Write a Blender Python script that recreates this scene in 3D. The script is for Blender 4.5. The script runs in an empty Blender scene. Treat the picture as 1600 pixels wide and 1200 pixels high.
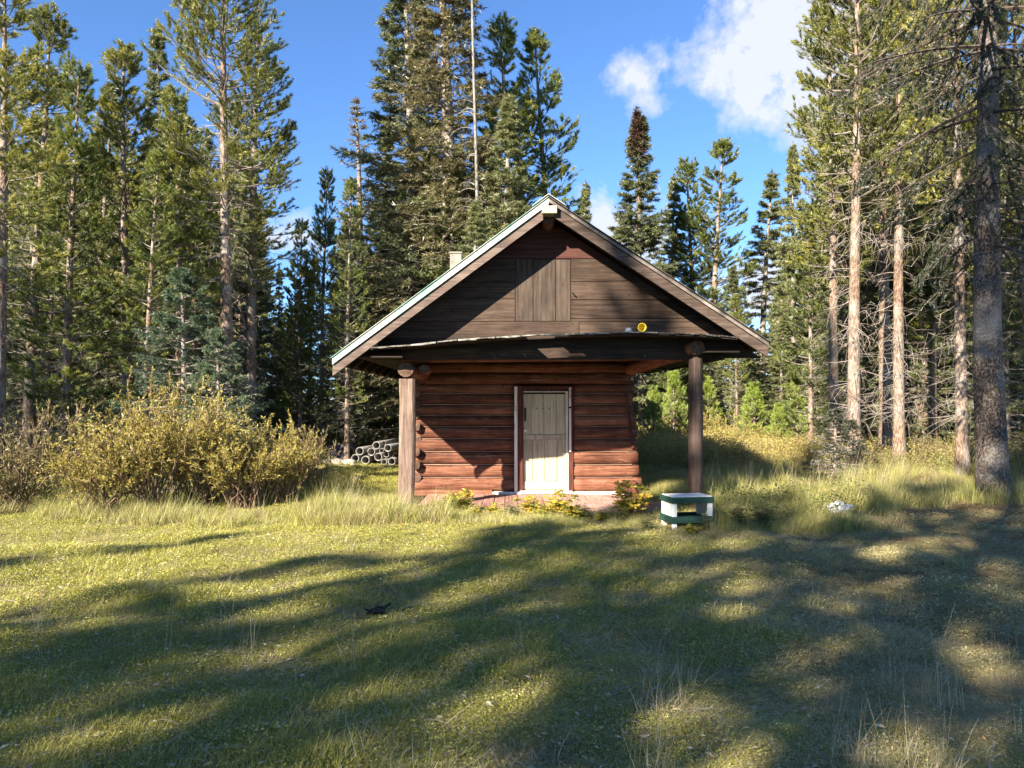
import bpy, bmesh, math
import numpy as np
from mathutils import Vector, Matrix

sc = bpy.context.scene
COL = sc.collection
PI = math.pi

# ---------------------------------------------------------------- camera
F = 1155.0
PITCH = math.atan(36 / F)
EYE = 1.6
cam_d = bpy.data.cameras.new('camera'); cam = bpy.data.objects.new('camera', cam_d); COL.objects.link(cam)
cam_d.sensor_width = 36; cam_d.lens = 36 * F / 1600; cam_d.clip_end = 2000; cam_d.clip_start = 0.05
cam.location = (0, 0, EYE); cam.rotation_euler = (PI / 2 + PITCH, 0, 0)
sc.camera = cam

def at(px, py, d):
    """the point at distance d in front of the viewer seen at photo pixel (px, py)"""
    u = (px - 800) / F; v = (600 - py) / F
    dy = math.cos(PITCH) - math.sin(PITCH) * v
    dz = math.sin(PITCH) + math.cos(PITCH) * v
    return Vector((u * d / dy, d, EYE + dz * d / dy))

# ---------------------------------------------------------------- light
SUN_T = Vector((0.615, 0.788, 0))          # horizontal travel of the light
SUN_EL = math.radians(28.5)
sv = Vector((SUN_T.x * math.cos(SUN_EL), SUN_T.y * math.cos(SUN_EL), -math.sin(SUN_EL)))
sd = bpy.data.lights.new('sun', 'SUN'); sun = bpy.data.objects.new('sun', sd); COL.objects.link(sun)
sd.energy = 5.0; sd.angle = math.radians(0.53); sd.color = (1.0, 0.90, 0.74)
sun.rotation_euler = sv.to_track_quat('-Z', 'Y').to_euler()
sun.location = (-20, -25, 30)

world = bpy.data.worlds.new('World'); sc.world = world; world.use_nodes = True
wt = world.node_tree; wt.nodes.clear()
def wn(t, **k):
    n = wt.nodes.new(t)
    for a, b in k.items(): setattr(n, a, b)
    return n
sky = wn('ShaderNodeTexSky', sky_type='NISHITA', sun_disc=False)
sky.sun_elevation = SUN_EL
sky.sun_rotation = math.atan2(-SUN_T.x, -SUN_T.y)
sky.altitude = 900; sky.air_density = 1.0; sky.dust_density = 0.0; sky.ozone_density = 4.0
bg = wn('ShaderNodeBackground'); bg.inputs['Strength'].default_value = 0.058
wo = wn('ShaderNodeOutputWorld')
tc = wn('ShaderNodeTexCoord')
def wmath(op, a, b=None, c=None, clamp=False):
    n = wn('ShaderNodeMath', operation=op, use_clamp=clamp)
    for i, v in enumerate((a, b, c)):
        if v is None: continue
        if isinstance(v, (int, float)): n.inputs[i].default_value = v
        else: wt.links.new(v, n.inputs[i])
    return n.outputs[0]
nz = wn('ShaderNodeTexNoise'); nz.inputs['Scale'].default_value = 9; nz.inputs['Detail'].default_value = 7; nz.inputs['Roughness'].default_value = .6
wt.links.new(tc.outputs['Generated'], nz.inputs['Vector'])
dis = wn('ShaderNodeVectorMath', operation='MULTIPLY_ADD')
wt.links.new(nz.outputs['Color'], dis.inputs[0]); dis.inputs[1].default_value = (.16, .16, .16)
wt.links.new(tc.outputs['Generated'], dis.inputs[2])
cm = None
for (px, py, r, w) in [(1000, 135, 44, .6), (1080, 128, 36, .5), (1130, 118, 50, .75), (1192, 100, 64, .95), (1232, 25, 58, 1.0), (1188, 155, 46, .65),
                       (1265, 70, 80, 1.0), (1330, 130, 90, .9), (940, 345, 34, .8), (985, 375, 45, .9), (1215, 450, 60, .9), (1150, 470, 50, .6),
                       (448, 375, 28, .7), (1400, 330, 90, .8), (60, 420, 90, .7), (-500, 250, 150, .9), (2150, 300, 200, 1)]:
    c = (at(px, py, 10) - Vector((0, 0, EYE))).normalized()
    s = wn('ShaderNodeVectorMath', operation='DISTANCE')
    wt.links.new(dis.outputs[0], s.inputs[0]); s.inputs[1].default_value = (c.x + .08, c.y + .08, c.z + .08)
    m = wmath('MULTIPLY', wmath('SUBTRACT', 1.0, wmath('DIVIDE', s.outputs['Value'], r * 1.9 / F), clamp=True), w)
    cm = m if cm is None else wmath('MAXIMUM', cm, m)
nz2 = wn('ShaderNodeTexNoise'); nz2.inputs['Scale'].default_value = 26; nz2.inputs['Detail'].default_value = 8; nz2.inputs['Roughness'].default_value = .62
wt.links.new(tc.outputs['Generated'], nz2.inputs['Vector'])
cm = wmath('MULTIPLY', wmath('SUBTRACT', wmath('MULTIPLY', cm, wmath('ADD', wmath('MULTIPLY', nz2.outputs['Fac'], 2.6), -.3)), .18), 2.6, clamp=True)
cm = wmath('MULTIPLY', cm, .95)
mx = wn('ShaderNodeMix', data_type='RGBA'); mx.inputs[7].default_value = (3.9, 4.1, 4.6, 1)
deep = wn('ShaderNodeMix', data_type='RGBA', blend_type='MULTIPLY'); deep.inputs[0].default_value = 1; deep.inputs[7].default_value = (.78, .98, 1.20, 1)
wt.links.new(sky.outputs[0], deep.inputs[6])
wt.links.new(cm, mx.inputs[0]); wt.links.new(deep.outputs[2], mx.inputs[6])
wt.links.new(mx.outputs[2], bg.inputs['Color']); wt.links.new(bg.outputs[0], wo.inputs[0])

sc.view_settings.view_transform = 'Standard'; sc.view_settings.look = 'None'
sc.view_settings.gamma = 1; sc.view_settings.exposure = 2.0
sc.render.engine = 'CYCLES'
sc.cycles.max_bounces = 6; sc.cycles.diffuse_bounces = 3; sc.cycles.glossy_bounces = 2; sc.cycles.transmission_bounces = 3
sc.cycles.use_denoising = True

# ---------------------------------------------------------------- helpers
def tag(o, label=None, cat=None, group=None, kind=None):
    if label: o['label'] = label
    if cat: o['category'] = cat
    if group: o['group'] = group
    if kind: o['kind'] = kind
    return o
def empty(name, loc, rz=0, parent=None):
    o = bpy.data.objects.new(name, None); COL.objects.link(o); o.location = loc; o.rotation_euler = (0, 0, rz)
    o.empty_display_size = .2
    if parent: o.parent = parent
    return o
def link(name, me, parent=None):
    o = bpy.data.objects.new(name, me); COL.objects.link(o)
    if parent: o.parent = parent
    return o

def mesh_np(name, V, tris=None, quads=None, mat=None, smooth=False, tint=None, mats=None, midx=None):
    me = bpy.data.meshes.new(name)
    V = np.asarray(V, np.float32).reshape(-1, 3)
    T = np.zeros((0, 3), np.int32) if tris is None else np.asarray(tris, np.int32).reshape(-1, 3)
    Q = np.zeros((0, 4), np.int32) if quads is None else np.asarray(quads, np.int32).reshape(-1, 4)
    nl = T.size + Q.size
    me.vertices.add(len(V)); me.vertices.foreach_set('co', V.ravel())
    me.loops.add(nl); me.loops.foreach_set('vertex_index', np.concatenate([T.ravel(), Q.ravel()]).astype(np.int32))
    me.polygons.add(len(T) + len(Q))
    ls = np.concatenate([np.arange(len(T)) * 3, T.size + np.arange(len(Q)) * 4]).astype(np.int32)
    me.polygons.foreach_set('loop_start', ls)
    me.polygons.foreach_set('use_smooth', np.full(len(T) + len(Q), smooth))
    if tint is not None:
        a = me.attributes.new('tint', 'FLOAT', 'POINT'); a.data.foreach_set('value', np.asarray(tint, np.float32).ravel())
    for m in (mats or [mat]): me.materials.append(m)
    if midx is not None: me.polygons.foreach_set('material_index', np.asarray(midx, np.int32))
    me.update(calc_edges=True)
    return me

def nrm(a):
    return a / np.maximum(np.linalg.norm(a, axis=-1, keepdims=True), 1e-9)

def tubes(P, R, S=5):
    """P [B,K,3] centre lines, R [B,K] radii -> verts, quads"""
    P = np.asarray(P, float); R = np.asarray(R, float)
    B, K, _ = P.shape
    T = np.gradient(P, axis=1); T = nrm(T)
    ref = np.where(np.abs(T[..., 2:3]) > .9, np.array([1., 0, 0]), np.array([0, 0, 1.]))
    ref = np.broadcast_to(ref[:, :1], T.shape)
    a = nrm(np.cross(T, ref)); b = np.cross(T, a)
    th = np.linspace(0, 2 * PI, S, endpoint=False)
    V = P[:, :, None] + R[:, :, None, None] * (a[:, :, None] * np.cos(th)[:, None] + b[:, :, None] * np.sin(th)[:, None])
    idx = np.arange(B * K * S).reshape(B, K, S)
    q = np.stack([idx[:, :-1], np.roll(idx, -1, 2)[:, :-1], np.roll(idx, -1, 2)[:, 1:], idx[:, 1:]], -1)
    return V.reshape(-1, 3), q.reshape(-1, 4)

def join(parts):
    Vs, Fs, o = [], [], 0
    for V, Fq in parts:
        Vs.append(V); Fs.append(np.asarray(Fq) + o); o += len(V)
    return np.concatenate(Vs), np.concatenate(Fs)

_tab = np.random.RandomState(7).rand(256, 256)
def vnoise(x, y, s=1.0, o=0):
    x = np.asarray(x, float) * s + 37.3 + o * 11.7; y = np.asarray(y, float) * s + 91.7 + o * 5.3
    xi = np.floor(x).astype(int); yi = np.floor(y).astype(int); fx = x - xi; fy = y - yi
    fx = fx * fx * (3 - 2 * fx); fy = fy * fy * (3 - 2 * fy)
    g = lambda i, j: _tab[i % 256, j % 256]
    return (g(xi, yi) * (1 - fx) + g(xi + 1, yi) * fx) * (1 - fy) + (g(xi, yi + 1) * (1 - fx) + g(xi + 1, yi + 1) * fx) * fy

def gz(x, y):
    x = np.asarray(x, float); y = np.asarray(y, float)
    h = (vnoise(x, y, .45) - .5) * .14 + (vnoise(x, y, 1.7, 2) - .5) * .08 + (vnoise(x, y, 4.1, 3) - .5) * .035 + (vnoise(x, y, .08, 4) - .5) * .5 * np.clip((y - 14) / 20, 0, 1)
    flat = np.clip((np.maximum(np.abs(x - .4) - 2.5, np.maximum(10.9 - y, y - 17.5)) + .3) / 1.2, 0, 1)
    return h * flat - .02 * (1 - flat)

# ---------------------------------------------------------------- materials
class NT:
    def __init__(s, name):
        s.m = bpy.data.materials.new(name); s.m.use_nodes = True; s.t = s.m.node_tree; s.t.nodes.clear()
        s.out = s.n('ShaderNodeOutputMaterial')
    def n(s, t, **k):
        n = s.t.nodes.new(t)
        for a, b in k.items(): setattr(n, a, b)
        return n
    def l(s, a, b): s.t.links.new(a, b)
    def coord(s, which='Object'):
        if which == 'World': return s.n('ShaderNodeNewGeometry').outputs['Position']
        return s.n('ShaderNodeTexCoord').outputs[which]
    def mapped(s, v, sc=(1, 1, 1)):
        n = s.n('ShaderNodeVectorMath', operation='MULTIPLY'); s.l(v, n.inputs[0]); n.inputs[1].default_value = sc; return n.outputs[0]
    def noise(s, v, scale, det=4, rough=.55, dist=0):
        n = s.n('ShaderNodeTexNoise'); s.l(v, n.inputs['Vector'])
        n.inputs['Scale'].default_value = scale; n.inputs['Detail'].default_value = det; n.inputs['Roughness'].default_value = rough; n.inputs['Distortion'].default_value = dist
        return n.outputs['Fac']
    def ramp(s, f, stops, interp='LINEAR'):
        n = s.n('ShaderNodeValToRGB'); s.l(f, n.inputs[0]); cr = n.color_ramp; cr.interpolation = interp
        while len(cr.elements) < len(stops): cr.elements.new(.5)
        for e, (p, c) in zip(cr.elements, stops):
            e.position = p; e.color = (*c, 1) if len(c) == 3 else c
        return n.outputs[0]
    def mix(s, f, a, b, mode='MIX'):
        n = s.n('ShaderNodeMix', data_type='RGBA', blend_type=mode)
        for i, v in ((0, f), (6, a), (7, b)):
            if isinstance(v, (int, float)): n.inputs[i].default_value = v
            elif isinstance(v, tuple): n.inputs[i].default_value = (*v, 1)
            else: s.l(v, n.inputs[i])
        return n.outputs[2]
    def math(s, op, a, b=0.0, clamp=False):
        n = s.n('ShaderNodeMath', operation=op, use_clamp=clamp)
        for i, v in enumerate((a, b)):
            if isinstance(v, (int, float)): n.inputs[i].default_value = v
            else: s.l(v, n.inputs[i])
        return n.outputs[0]
    def attr(s, name):
        n = s.n('ShaderNodeAttribute'); n.attribute_name = name; return n.outputs['Fac']
    def rand(s): return s.n('ShaderNodeObjectInfo').outputs['Random']
    def bump(s, h, st=.5, d=.01):
        n = s.n('ShaderNodeBump'); s.l(h, n.inputs['Height']); n.inputs['Strength'].default_value = st; n.inputs['Distance'].default_value = d; return n.outputs[0]
    def principled(s, col, rough=.8, normal=None, metallic=0, spec=.3):
        p = s.n('ShaderNodeBsdfPrincipled')
        for k, v in (('Base Color', col), ('Roughness', rough), ('Metallic', metallic), ('Specular IOR Level', spec)):
            if isinstance(v, tuple): p.inputs[k].default_value = (*v, 1)
            elif isinstance(v, (int, float)): p.inputs[k].default_value = v
            else: s.l(v, p.inputs[k])
        if normal: s.l(normal, p.inputs['Normal'])
        s.l(p.outputs[0], s.out.inputs[0]); return s.m
    def leafy(s, col, trans=.3, tcol=None, gloss=.03):
        d = s.n('ShaderNodeBsdfDiffuse'); t = s.n('ShaderNodeBsdfTranslucent'); a = s.n('ShaderNodeMixShader'); g = s.n('ShaderNodeBsdfGlossy'); b = s.n('ShaderNodeMixShader')
        s.l(col, d.inputs[0]); s.l(tcol or col, t.inputs[0]); a.inputs[0].default_value = trans
        s.l(d.outputs[0], a.inputs[1]); s.l(t.outputs[0], a.inputs[2])
        g.inputs['Roughness'].default_value = .45; g.inputs['Color'].default_value = (.9, .9, .9, 1)
        b.inputs[0].default_value = gloss; s.l(a.outputs[0], b.inputs[1]); s.l(g.outputs[0], b.inputs[2])
        s.l(b.outputs[0], s.out.inputs[0]); return s.m

def needles(name, dark, mid, lite, gloss=.05):
    m = NT(name)
    t = m.attr('tint'); r = m.rand()
    f = m.math('ADD', m.math('MULTIPLY', t, .85), m.math('MULTIPLY', r, .22), True)
    return m.leafy(m.ramp(f, [(.05, dark), (.5, mid), (.95, lite)]), .34, gloss=gloss)
M = {}
M['pine'] = needles('pine_needles', (.045, .06, .014), (.20, .215, .04), (.50, .44, .085))
M['pine2'] = needles('pine_needles_green', (.03, .05, .014), (.14, .18, .035), (.40, .39, .08))
M['spruce'] = needles('spruce_needles', (.035, .045, .02), (.15, .17, .065), (.34, .34, .15))
M['spruce_dark'] = needles('dark_spruce_needles', (.012, .02, .012), (.035, .05, .022), (.08, .09, .04))
M['spruce_blue'] = needles('blue_spruce_needles', (.02, .045, .022), (.06, .105, .052), (.19, .235, .12))
M['young'] = needles('young_pine_needles', (.09, .13, .02), (.25, .33, .045), (.45, .50, .09))
M['red_needles'] = needles('rusty_needles', (.02, .014, .01), (.055, .03, .018), (.11, .06, .032))
M['rust_spruce'] = needles('browning_spruce_needles', (.05, .048, .022), (.17, .15, .06), (.32, .28, .13))

def bark(name, a, b, c, sc_=1.0, zs=4.5):
    m = NT(name); v = m.coord('Object'); v1 = m.mapped(v, (14 * sc_, 14 * sc_, zs * sc_))
    vo = m.n('ShaderNodeTexVoronoi', feature='F1'); m.l(v1, vo.inputs['Vector']); vo.inputs['Scale'].default_value = 1.6
    n1 = m.noise(v1, 1.3, 6, .65); n2 = m.noise(v, 1.2, 3)
    f = m.math('ADD', m.math('MULTIPLY', n1, .7), m.math('MULTIPLY', vo.outputs['Distance'], .35))
    col = m.ramp(f, [(.3, a), (.5, b), (.72, c)])
    col = m.mix(m.ramp(n2, [(.45, (0, 0, 0)), (.62, (.55, .55, .55))]), col, (.30, .29, .27))
    h = m.math('ADD', n1, m.math('MULTIPLY', vo.outputs['Distance'], -.6))
    return m.principled(col, .9, m.bump(h, .8, .03), spec=.15)
M['pine_bark'] = bark('pine_bark', (.035, .024, .018), (.16, .108, .077), (.32, .235, .175))
M['shaded_bark'] = bark('shaded_spruce_bark', (.010, .008, .007), (.062, .047, .038), (.21, .17, .14), 1.7, 9)  # flaky bark, darkened in colour for the shade on the nearest trunk
M['spruce_bark'] = bark('spruce_bark', (.045, .035, .03), (.17, .13, .105), (.34, .28, .24), 1.3)
M['snag'] = bark('bleached_wood', (.05, .042, .037), (.16, .145, .13), (.27, .25, .23))
m = NT('grey_twig'); M['twig'] = m.principled(m.ramp(m.noise(m.coord(), 3), [(.3, (.13, .105, .09)), (.7, (.36, .31, .27))]), .9, spec=.1)
m = NT('shaded_twig'); M['shaded_twig'] = m.principled(m.ramp(m.noise(m.coord(), 3), [(.3, (.05, .04, .032)), (.7, (.14, .115, .095))]), .9, spec=.1)  # grey twig copy darkened to stand for shade in the nearest spruce
m = NT('shrub_stem'); M['stem'] = m.principled(m.ramp(m.noise(m.coord(), 5), [(.3, (.09, .05, .035)), (.7, (.24, .17, .11))]), .8, spec=.2)

def leafmat(name, stops, trans=.4):
    m = NT(name); f = m.math('ADD', m.math('MULTIPLY', m.attr('tint'), .8), m.math('MULTIPLY', m.rand(), .25), True)
    return m.leafy(m.ramp(f, stops), trans, gloss=.03)
M['willow'] = leafmat('willow_leaves', [(.05, (.15, .10, .04)), (.3, (.30, .24, .06)), (.65, (.44, .38, .10)), (.97, (.58, .53, .25))])
M['willow_dull'] = leafmat('willow_leaves_dull', [(.1, (.10, .08, .035)), (.5, (.2, .17, .06)), (.9, (.34, .30, .13))])
M['porch_leaf'] = leafmat('porch_plant_leaves', [(.05, (.10, .15, .02)), (.35, (.30, .30, .04)), (.6, (.58, .46, .05)), (.97, (.65, .34, .05))])
M['green_leaf'] = leafmat('green_weed_leaves', [(.1, (.04, .08, .02)), (.6, (.12, .16, .04)), (.95, (.30, .30, .09))])
M['cover_leaf'] = leafmat('undergrowth_leaves', [(.05, (.16, .09, .05)), (.35, (.33, .25, .09)), (.7, (.46, .40, .10)), (.97, (.5, .42, .22))])

# lawn colour patches shared by soil and blades: real litter, its tones raised to offset dim shade
def grass_mat(name, kind):
    m = NT(name); w = m.coord('World'); w2 = m.mapped(w, (1, 1, 0))
    big = m.noise(w2, .55, 3, .5); mid = m.noise(w2, 2.3, 4, .6)
    t = m.attr('tint'); r = m.rand()
    if kind == 'lawn':
        g = m.ramp(t, [(.0, (.16, .17, .025)), (.45, (.38, .38, .055)), (.8, (.58, .53, .12)), (1, (.68, .60, .27))])
        s = m.ramp(t, [(.0, (.19, .16, .07)), (.5, (.42, .36, .17)), (1, (.66, .57, .33))])
        sx = m.n('ShaderNodeSeparateXYZ'); m.l(w, sx.inputs[0])
        side = m.math('MULTIPLY', m.math('ADD', sx.outputs[0], m.math('MULTIPLY', sx.outputs[1], -.18)), .07)
        f = m.ramp(m.math('ADD', m.math('ADD', m.math('MULTIPLY', big, .55), m.math('MULTIPLY', mid, .55)), side), [(.50, (0, 0, 0)), (.66, (1, 1, 1))])
        col = m.mix(m.math('MULTIPLY', f, .85), g, s)
        col = m.mix(m.math('MULTIPLY', r, .35), col, (.16, .15, .06))
        red = m.ramp(m.math('ADD', m.noise(w2, 1.1, 5, .65), m.math('MULTIPLY', side, .55)), [(.62, (0, 0, 0)), (.74, (.6, .6, .6))])
        col = m.mix(red, col, (.30, .17, .095))
    elif kind == 'dry':
        col = m.ramp(t, [(0, (.22, .17, .08)), (.5, (.42, .35, .2)), (1, (.6, .52, .34))])
    else:
        g = m.ramp(t, [(.0, (.12, .15, .03)), (.5, (.33, .34, .07)), (.85, (.56, .51, .16)), (1, (.66, .58, .3))])
        s = m.ramp(t, [(.0, (.15, .11, .05)), (.5, (.33, .28, .12)), (1, (.52, .45, .26))])
        col = m.mix(m.ramp(m.math('ADD', m.math('MULTIPLY', mid, .6), m.math('MULTIPLY', r, .4)), [(.4, (0, 0, 0)), (.7, (1, 1, 1))]), g, s)
    return m.leafy(col, .35, gloss=.03)
M['lawn'] = grass_mat('lawn_blades', 'lawn'); M['meadow'] = grass_mat('meadow_blades', 'meadow'); M['dry'] = grass_mat('dry_blades', 'dry')

m = NT('ground_soil'); w = m.coord('World')
n_big = m.noise(w, .5, 4); n_mid = m.noise(w, 3.5, 5, .65); n_fine = m.noise(w, 55, 4, .7); n_v = m.noise(m.mapped(w, (1, 1, 0)), 14, 6, .75)
lawn = m.ramp(n_fine, [(.25, (.05, .05, .02)), (.5, (.15, .15, .05)), (.75, (.32, .30, .13))])
thatch = m.ramp(n_fine, [(.25, (.09, .065, .035)), (.5, (.28, .22, .12)), (.75, (.54, .43, .26))])  # straw tones raised to brighten the shaded foreground
duff = m.ramp(n_fine, [(.3, (.03, .02, .014)), (.7, (.13, .085, .05))])
sx = m.n('ShaderNodeSeparateXYZ'); m.l(w, sx.inputs[0])
col = m.mix(m.ramp(m.math('ADD', m.math('MULTIPLY', n_mid, .6), m.math('MULTIPLY', n_big, .5)), [(.48, (0, 0, 0)), (.68, (1, 1, 1))]), lawn, thatch)
col = m.mix(m.ramp(m.math('MULTIPLY', sx.outputs[1], .02), [(.36, (0, 0, 0)), (.5, (1, 1, 1))]), col, duff)
M['ground'] = m.principled(col, .95, m.bump(m.math('ADD', n_fine, m.math('MULTIPLY', n_v, 1.5)), 1, .03), spec=.1)

def wood(name, a, b, c, axis='x', s=1.0, wear=None, wearamt=.5, rough=.75, knots=True):
    m = NT(name); v = m.coord('Object'); r = m.rand()
    off = m.n('ShaderNodeVectorMath', operation='ADD'); m.l(v, off.inputs[0])
    cmb = m.n('ShaderNodeCombineXYZ'); rr = m.math('MULTIPLY', r, 13.0)
    for i in range(3): m.l(rr, cmb.inputs[i])
    m.l(cmb.outputs[0], off.inputs[1]); v = off.outputs[0]
    k = {'x': (1.6, 34, 34), 'y': (34, 1.6, 34), 'z': (34, 34, 1.6)}[axis]
    g = m.noise(m.mapped(v, tuple(q * s for q in k)), 1, 6, .62, .6)
    big = m.noise(v, 3 * s, 4, .6); fine = m.noise(v, 60, 3)
    f = m.math('ADD', m.math('MULTIPLY', g, .62), m.math('ADD', m.math('MULTIPLY', big, .28), m.math('MULTIPLY', r, .12)))
    col = m.ramp(f, [(.34, a), (.5, b), (.66, c)])
    if wear:
        wm = m.ramp(m.noise(m.mapped(v, tuple(min(q, 9) for q in k)), 1.2, 6, .7), [(.56, (0, 0, 0)), (.66, (wearamt,) * 3)])
        col = m.mix(wm, col, wear)
    if knots:
        vo = m.n('ShaderNodeTexVoronoi', feature='F1'); m.l(v, vo.inputs['Vector']); vo.inputs['Scale'].default_value = 3.3
        km = m.ramp(vo.outputs['Distance'], [(.03, (1, 1, 1)), (.09, (0, 0, 0))])
        col = m.mix(m.math('MULTIPLY', km, .8), col, a)
    return m.principled(col, rough, m.bump(m.math('ADD', g, m.math('MULTIPLY', fine, .3)), .6, .008), spec=.25)
M['log'] = wood('red_log', (.028, .009, .005), (.125, .045, .024), (.25, .112, .064), 'x', wear=(.32, .19, .125), wearamt=.5)
M['log_y'] = wood('red_log_side', (.028, .009, .005), (.125, .045, .024), (.25, .112, .064), 'y', wear=(.32, .19, .125), wearamt=.5)
M['end'] = wood('log_end', (.03, .017, .011), (.085, .048, .033), (.17, .105, .075), 'y', .4)
M['chink'] = wood('chinking', (.10, .06, .04), (.21, .135, .10), (.33, .24, .18), 'x')
M['gable'] = wood('gable_board', (.012, .007, .004), (.045, .027, .018), (.088, .057, .039), 'x', wear=(.11, .08, .06), wearamt=.4)
M['gable_z'] = wood('hatch_board', (.02, .013, .010), (.055, .038, .028), (.10, .072, .054), 'z', wear=(.12, .09, .07), wearamt=.35)
M['gable_red'] = wood('gable_board_red', (.03, .010, .008), (.062, .022, .017), (.10, .042, .032), 'x')
M['dark'] = wood('shade_dark_board', (.007, .005, .004), (.016, .010, .008), (.035, .024, .018), 'x')  # near-black tone carries the shade under shelf and eaves
M['deckb'] = wood('shade_dark_roof_boards', (.006, .004, .003), (.013, .009, .007), (.025, .017, .013), 'y')  # tone lowered toward black so the roof underside reads as shadow
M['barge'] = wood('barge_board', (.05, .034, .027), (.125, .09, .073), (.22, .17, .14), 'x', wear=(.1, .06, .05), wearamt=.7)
M['barge_shaded'] = wood('barge_board_shaded', (.02, .013, .010), (.05, .033, .025), (.11, .078, .06), 'x', wear=(.26, .21, .17), wearamt=.3)  # darker copy of the barge wood, painting in shade on the right rake
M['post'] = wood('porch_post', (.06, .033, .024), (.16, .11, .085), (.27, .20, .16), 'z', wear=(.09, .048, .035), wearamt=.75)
M['post_shaded'] = wood('porch_post_shaded', (.018, .012, .010), (.048, .031, .024), (.11, .075, .06), 'z')  # post wood toned down in colour for the tree shade on it
M['floor'] = wood('porch_floor', (.16, .08, .06), (.34, .19, .15), (.50, .33, .27), 'y', wear=(.42, .36, .31), wearamt=.5)
M['cream'] = wood('cream_paint', (.22, .19, .125), (.42, .37, .26), (.54, .48, .35), 'z', .7, wear=(.38, .32, .22), wearamt=.35, knots=False)
M['white'] = wood('chipped_white_paint', (.42, .38, .34), (.68, .65, .58), (.80, .78, .72), 'z', .7, wear=(.25, .16, .12), wearamt=.8, knots=False)
M['frame'] = wood('door_frame_red', (.03, .009, .007), (.08, .024, .016), (.14, .05, .033), 'z')
M['green_paint'] = wood('green_paint', (.005, .018, .013), (.011, .04, .028), (.028, .075, .055), 'x', .6, wear=(.03, .03, .028), wearamt=.5, knots=False)
M['stool_white'] = wood('stool_white_paint', (.34, .34, .31), (.56, .56, .53), (.70, .70, .67), 'z', .7, wear=(.25, .24, .2), wearamt=.4, knots=False)
m = NT('black_iron'); M['iron'] = m.principled((.02, .018, .016), .5, metallic=.6)
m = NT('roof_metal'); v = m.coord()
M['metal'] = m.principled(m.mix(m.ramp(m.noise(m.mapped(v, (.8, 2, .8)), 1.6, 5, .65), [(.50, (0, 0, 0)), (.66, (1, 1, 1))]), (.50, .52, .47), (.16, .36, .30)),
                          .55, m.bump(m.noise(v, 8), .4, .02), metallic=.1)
m = NT('roof_metal_shaded'); M['metal_shaded'] = m.principled(m.ramp(m.noise(m.coord(), 5, 5), [(.35, (.05, .04, .035)), (.7, (.24, .20, .17))]), .7)  # right-slope copy of the roof metal with shade put into its colour
m = NT('tar_paper'); M['tar'] = m.principled(m.ramp(m.noise(m.coord(), 22, 5), [(.4, (.02, .018, .016)), (.7, (.09, .08, .07))]), .9)
m = NT('torn_paper'); M['torn'] = m.principled(m.ramp(m.noise(m.coord(), 12, 5), [(.4, (.08, .07, .06)), (.65, (.32, .31, .27))]), .85)
m = NT('flue_metal'); M['flue'] = m.principled(m.ramp(m.noise(m.coord(), 7, 5), [(.35, (.13, .12, .10)), (.7, (.27, .25, .21))]), .6, metallic=.1)
m = NT('pipe_concrete'); M['pipe'] = m.principled(m.ramp(m.noise(m.coord(), 9, 6), [(.3, (.13, .125, .115)), (.7, (.30, .29, .27))]), .8)
m = NT('rock'); M['rock'] = m.principled(m.ramp(m.noise(m.coord(), 6, 6, .65), [(.3, (.14, .13, .11)), (.55, (.32, .28, .25)), (.75, (.5, .46, .42))]), .9, m.bump(m.noise(m.coord(), 14, 6), .7, .02))
m = NT('crate_paint'); M['crate'] = m.principled(m.ramp(m.noise(m.coord(), 4, 5), [(.35, (.035, .03, .045)), (.7, (.11, .09, .13))]), .6)
m = NT('yellow_plastic'); M['yellow'] = m.principled(m.ramp(m.noise(m.coord(), 20, 3), [(.35, (.6, .42, .02)), (.7, (.8, .62, .06))]), .4)
m = NT('white_plastic'); M['plastic'] = m.principled(m.ramp(m.noise(m.coord(), 14, 5), [(.4, (.25, .26, .27)), (.6, (.60, .61, .60))]), .5, m.bump(m.noise(m.coord(), 18, 4), .5, .02))
m = NT('charred_wood'); M['char'] = m.principled(m.ramp(m.noise(m.coord(), 30, 5), [(.4, (.008, .007, .006)), (.8, (.05, .04, .03))]), .9)
m = NT('litter_leaves'); t_ = m.attr('tint'); M['litter'] = m.leafy(m.ramp(t_, [(0, (.14, .08, .045)), (.4, (.30, .24, .14)), (.75, (.46, .42, .31)), (1, (.52, .35, .10))]), .2)

# ---------------------------------------------------------------- ground
g = np.linspace(-1, 1, 260); gg = np.sign(g) * (np.abs(g) ** 2.6) * 320 + g * 16
X, Y = np.meshgrid(gg, gg + 6)
Z = gz(X, Y)
idx = np.arange(260 * 260).reshape(260, 260)
Q = np.stack([idx[:-1, :-1], idx[:-1, 1:], idx[1:, 1:], idx[1:, :-1]], -1)
tag(link('ground', mesh_np('ground', np.stack([X, Y, Z], -1), quads=Q, mat=M['ground'], smooth=True)), kind='structure')

# ---------------------------------------------------------------- solid helpers (bmesh)
def bm_mesh(name, bm, mats, smooth=False):
    me = bpy.data.meshes.new(name); bmesh.ops.recalc_face_normals(bm, faces=bm.faces); bm.to_mesh(me); bm.free()
    for m_ in (mats if isinstance(mats, list) else [mats]): me.materials.append(m_)
    if smooth:
        for p in me.polygons: p.use_smooth = True
    return me
def add_prism(bm, poly, axis_vec, bevel=0.0):
    """extrude a planar polygon (list of Vectors) along axis_vec"""
    vs = [bm.verts.new(p) for p in poly]; ve = [bm.verts.new(Vector(p) + axis_vec) for p in poly]
    n = len(vs); fs = [bm.faces.new(vs), bm.faces.new(ve[::-1])]
    for i in range(n): fs.append(bm.faces.new((vs[i], vs[(i + 1) % n], ve[(i + 1) % n], ve[i])))
    if bevel:
        es = list({e for f in fs for e in f.edges})
        bmesh.ops.bevel(bm, geom=es, offset=bevel, segments=1, affect='EDGES', profile=.5)
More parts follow.
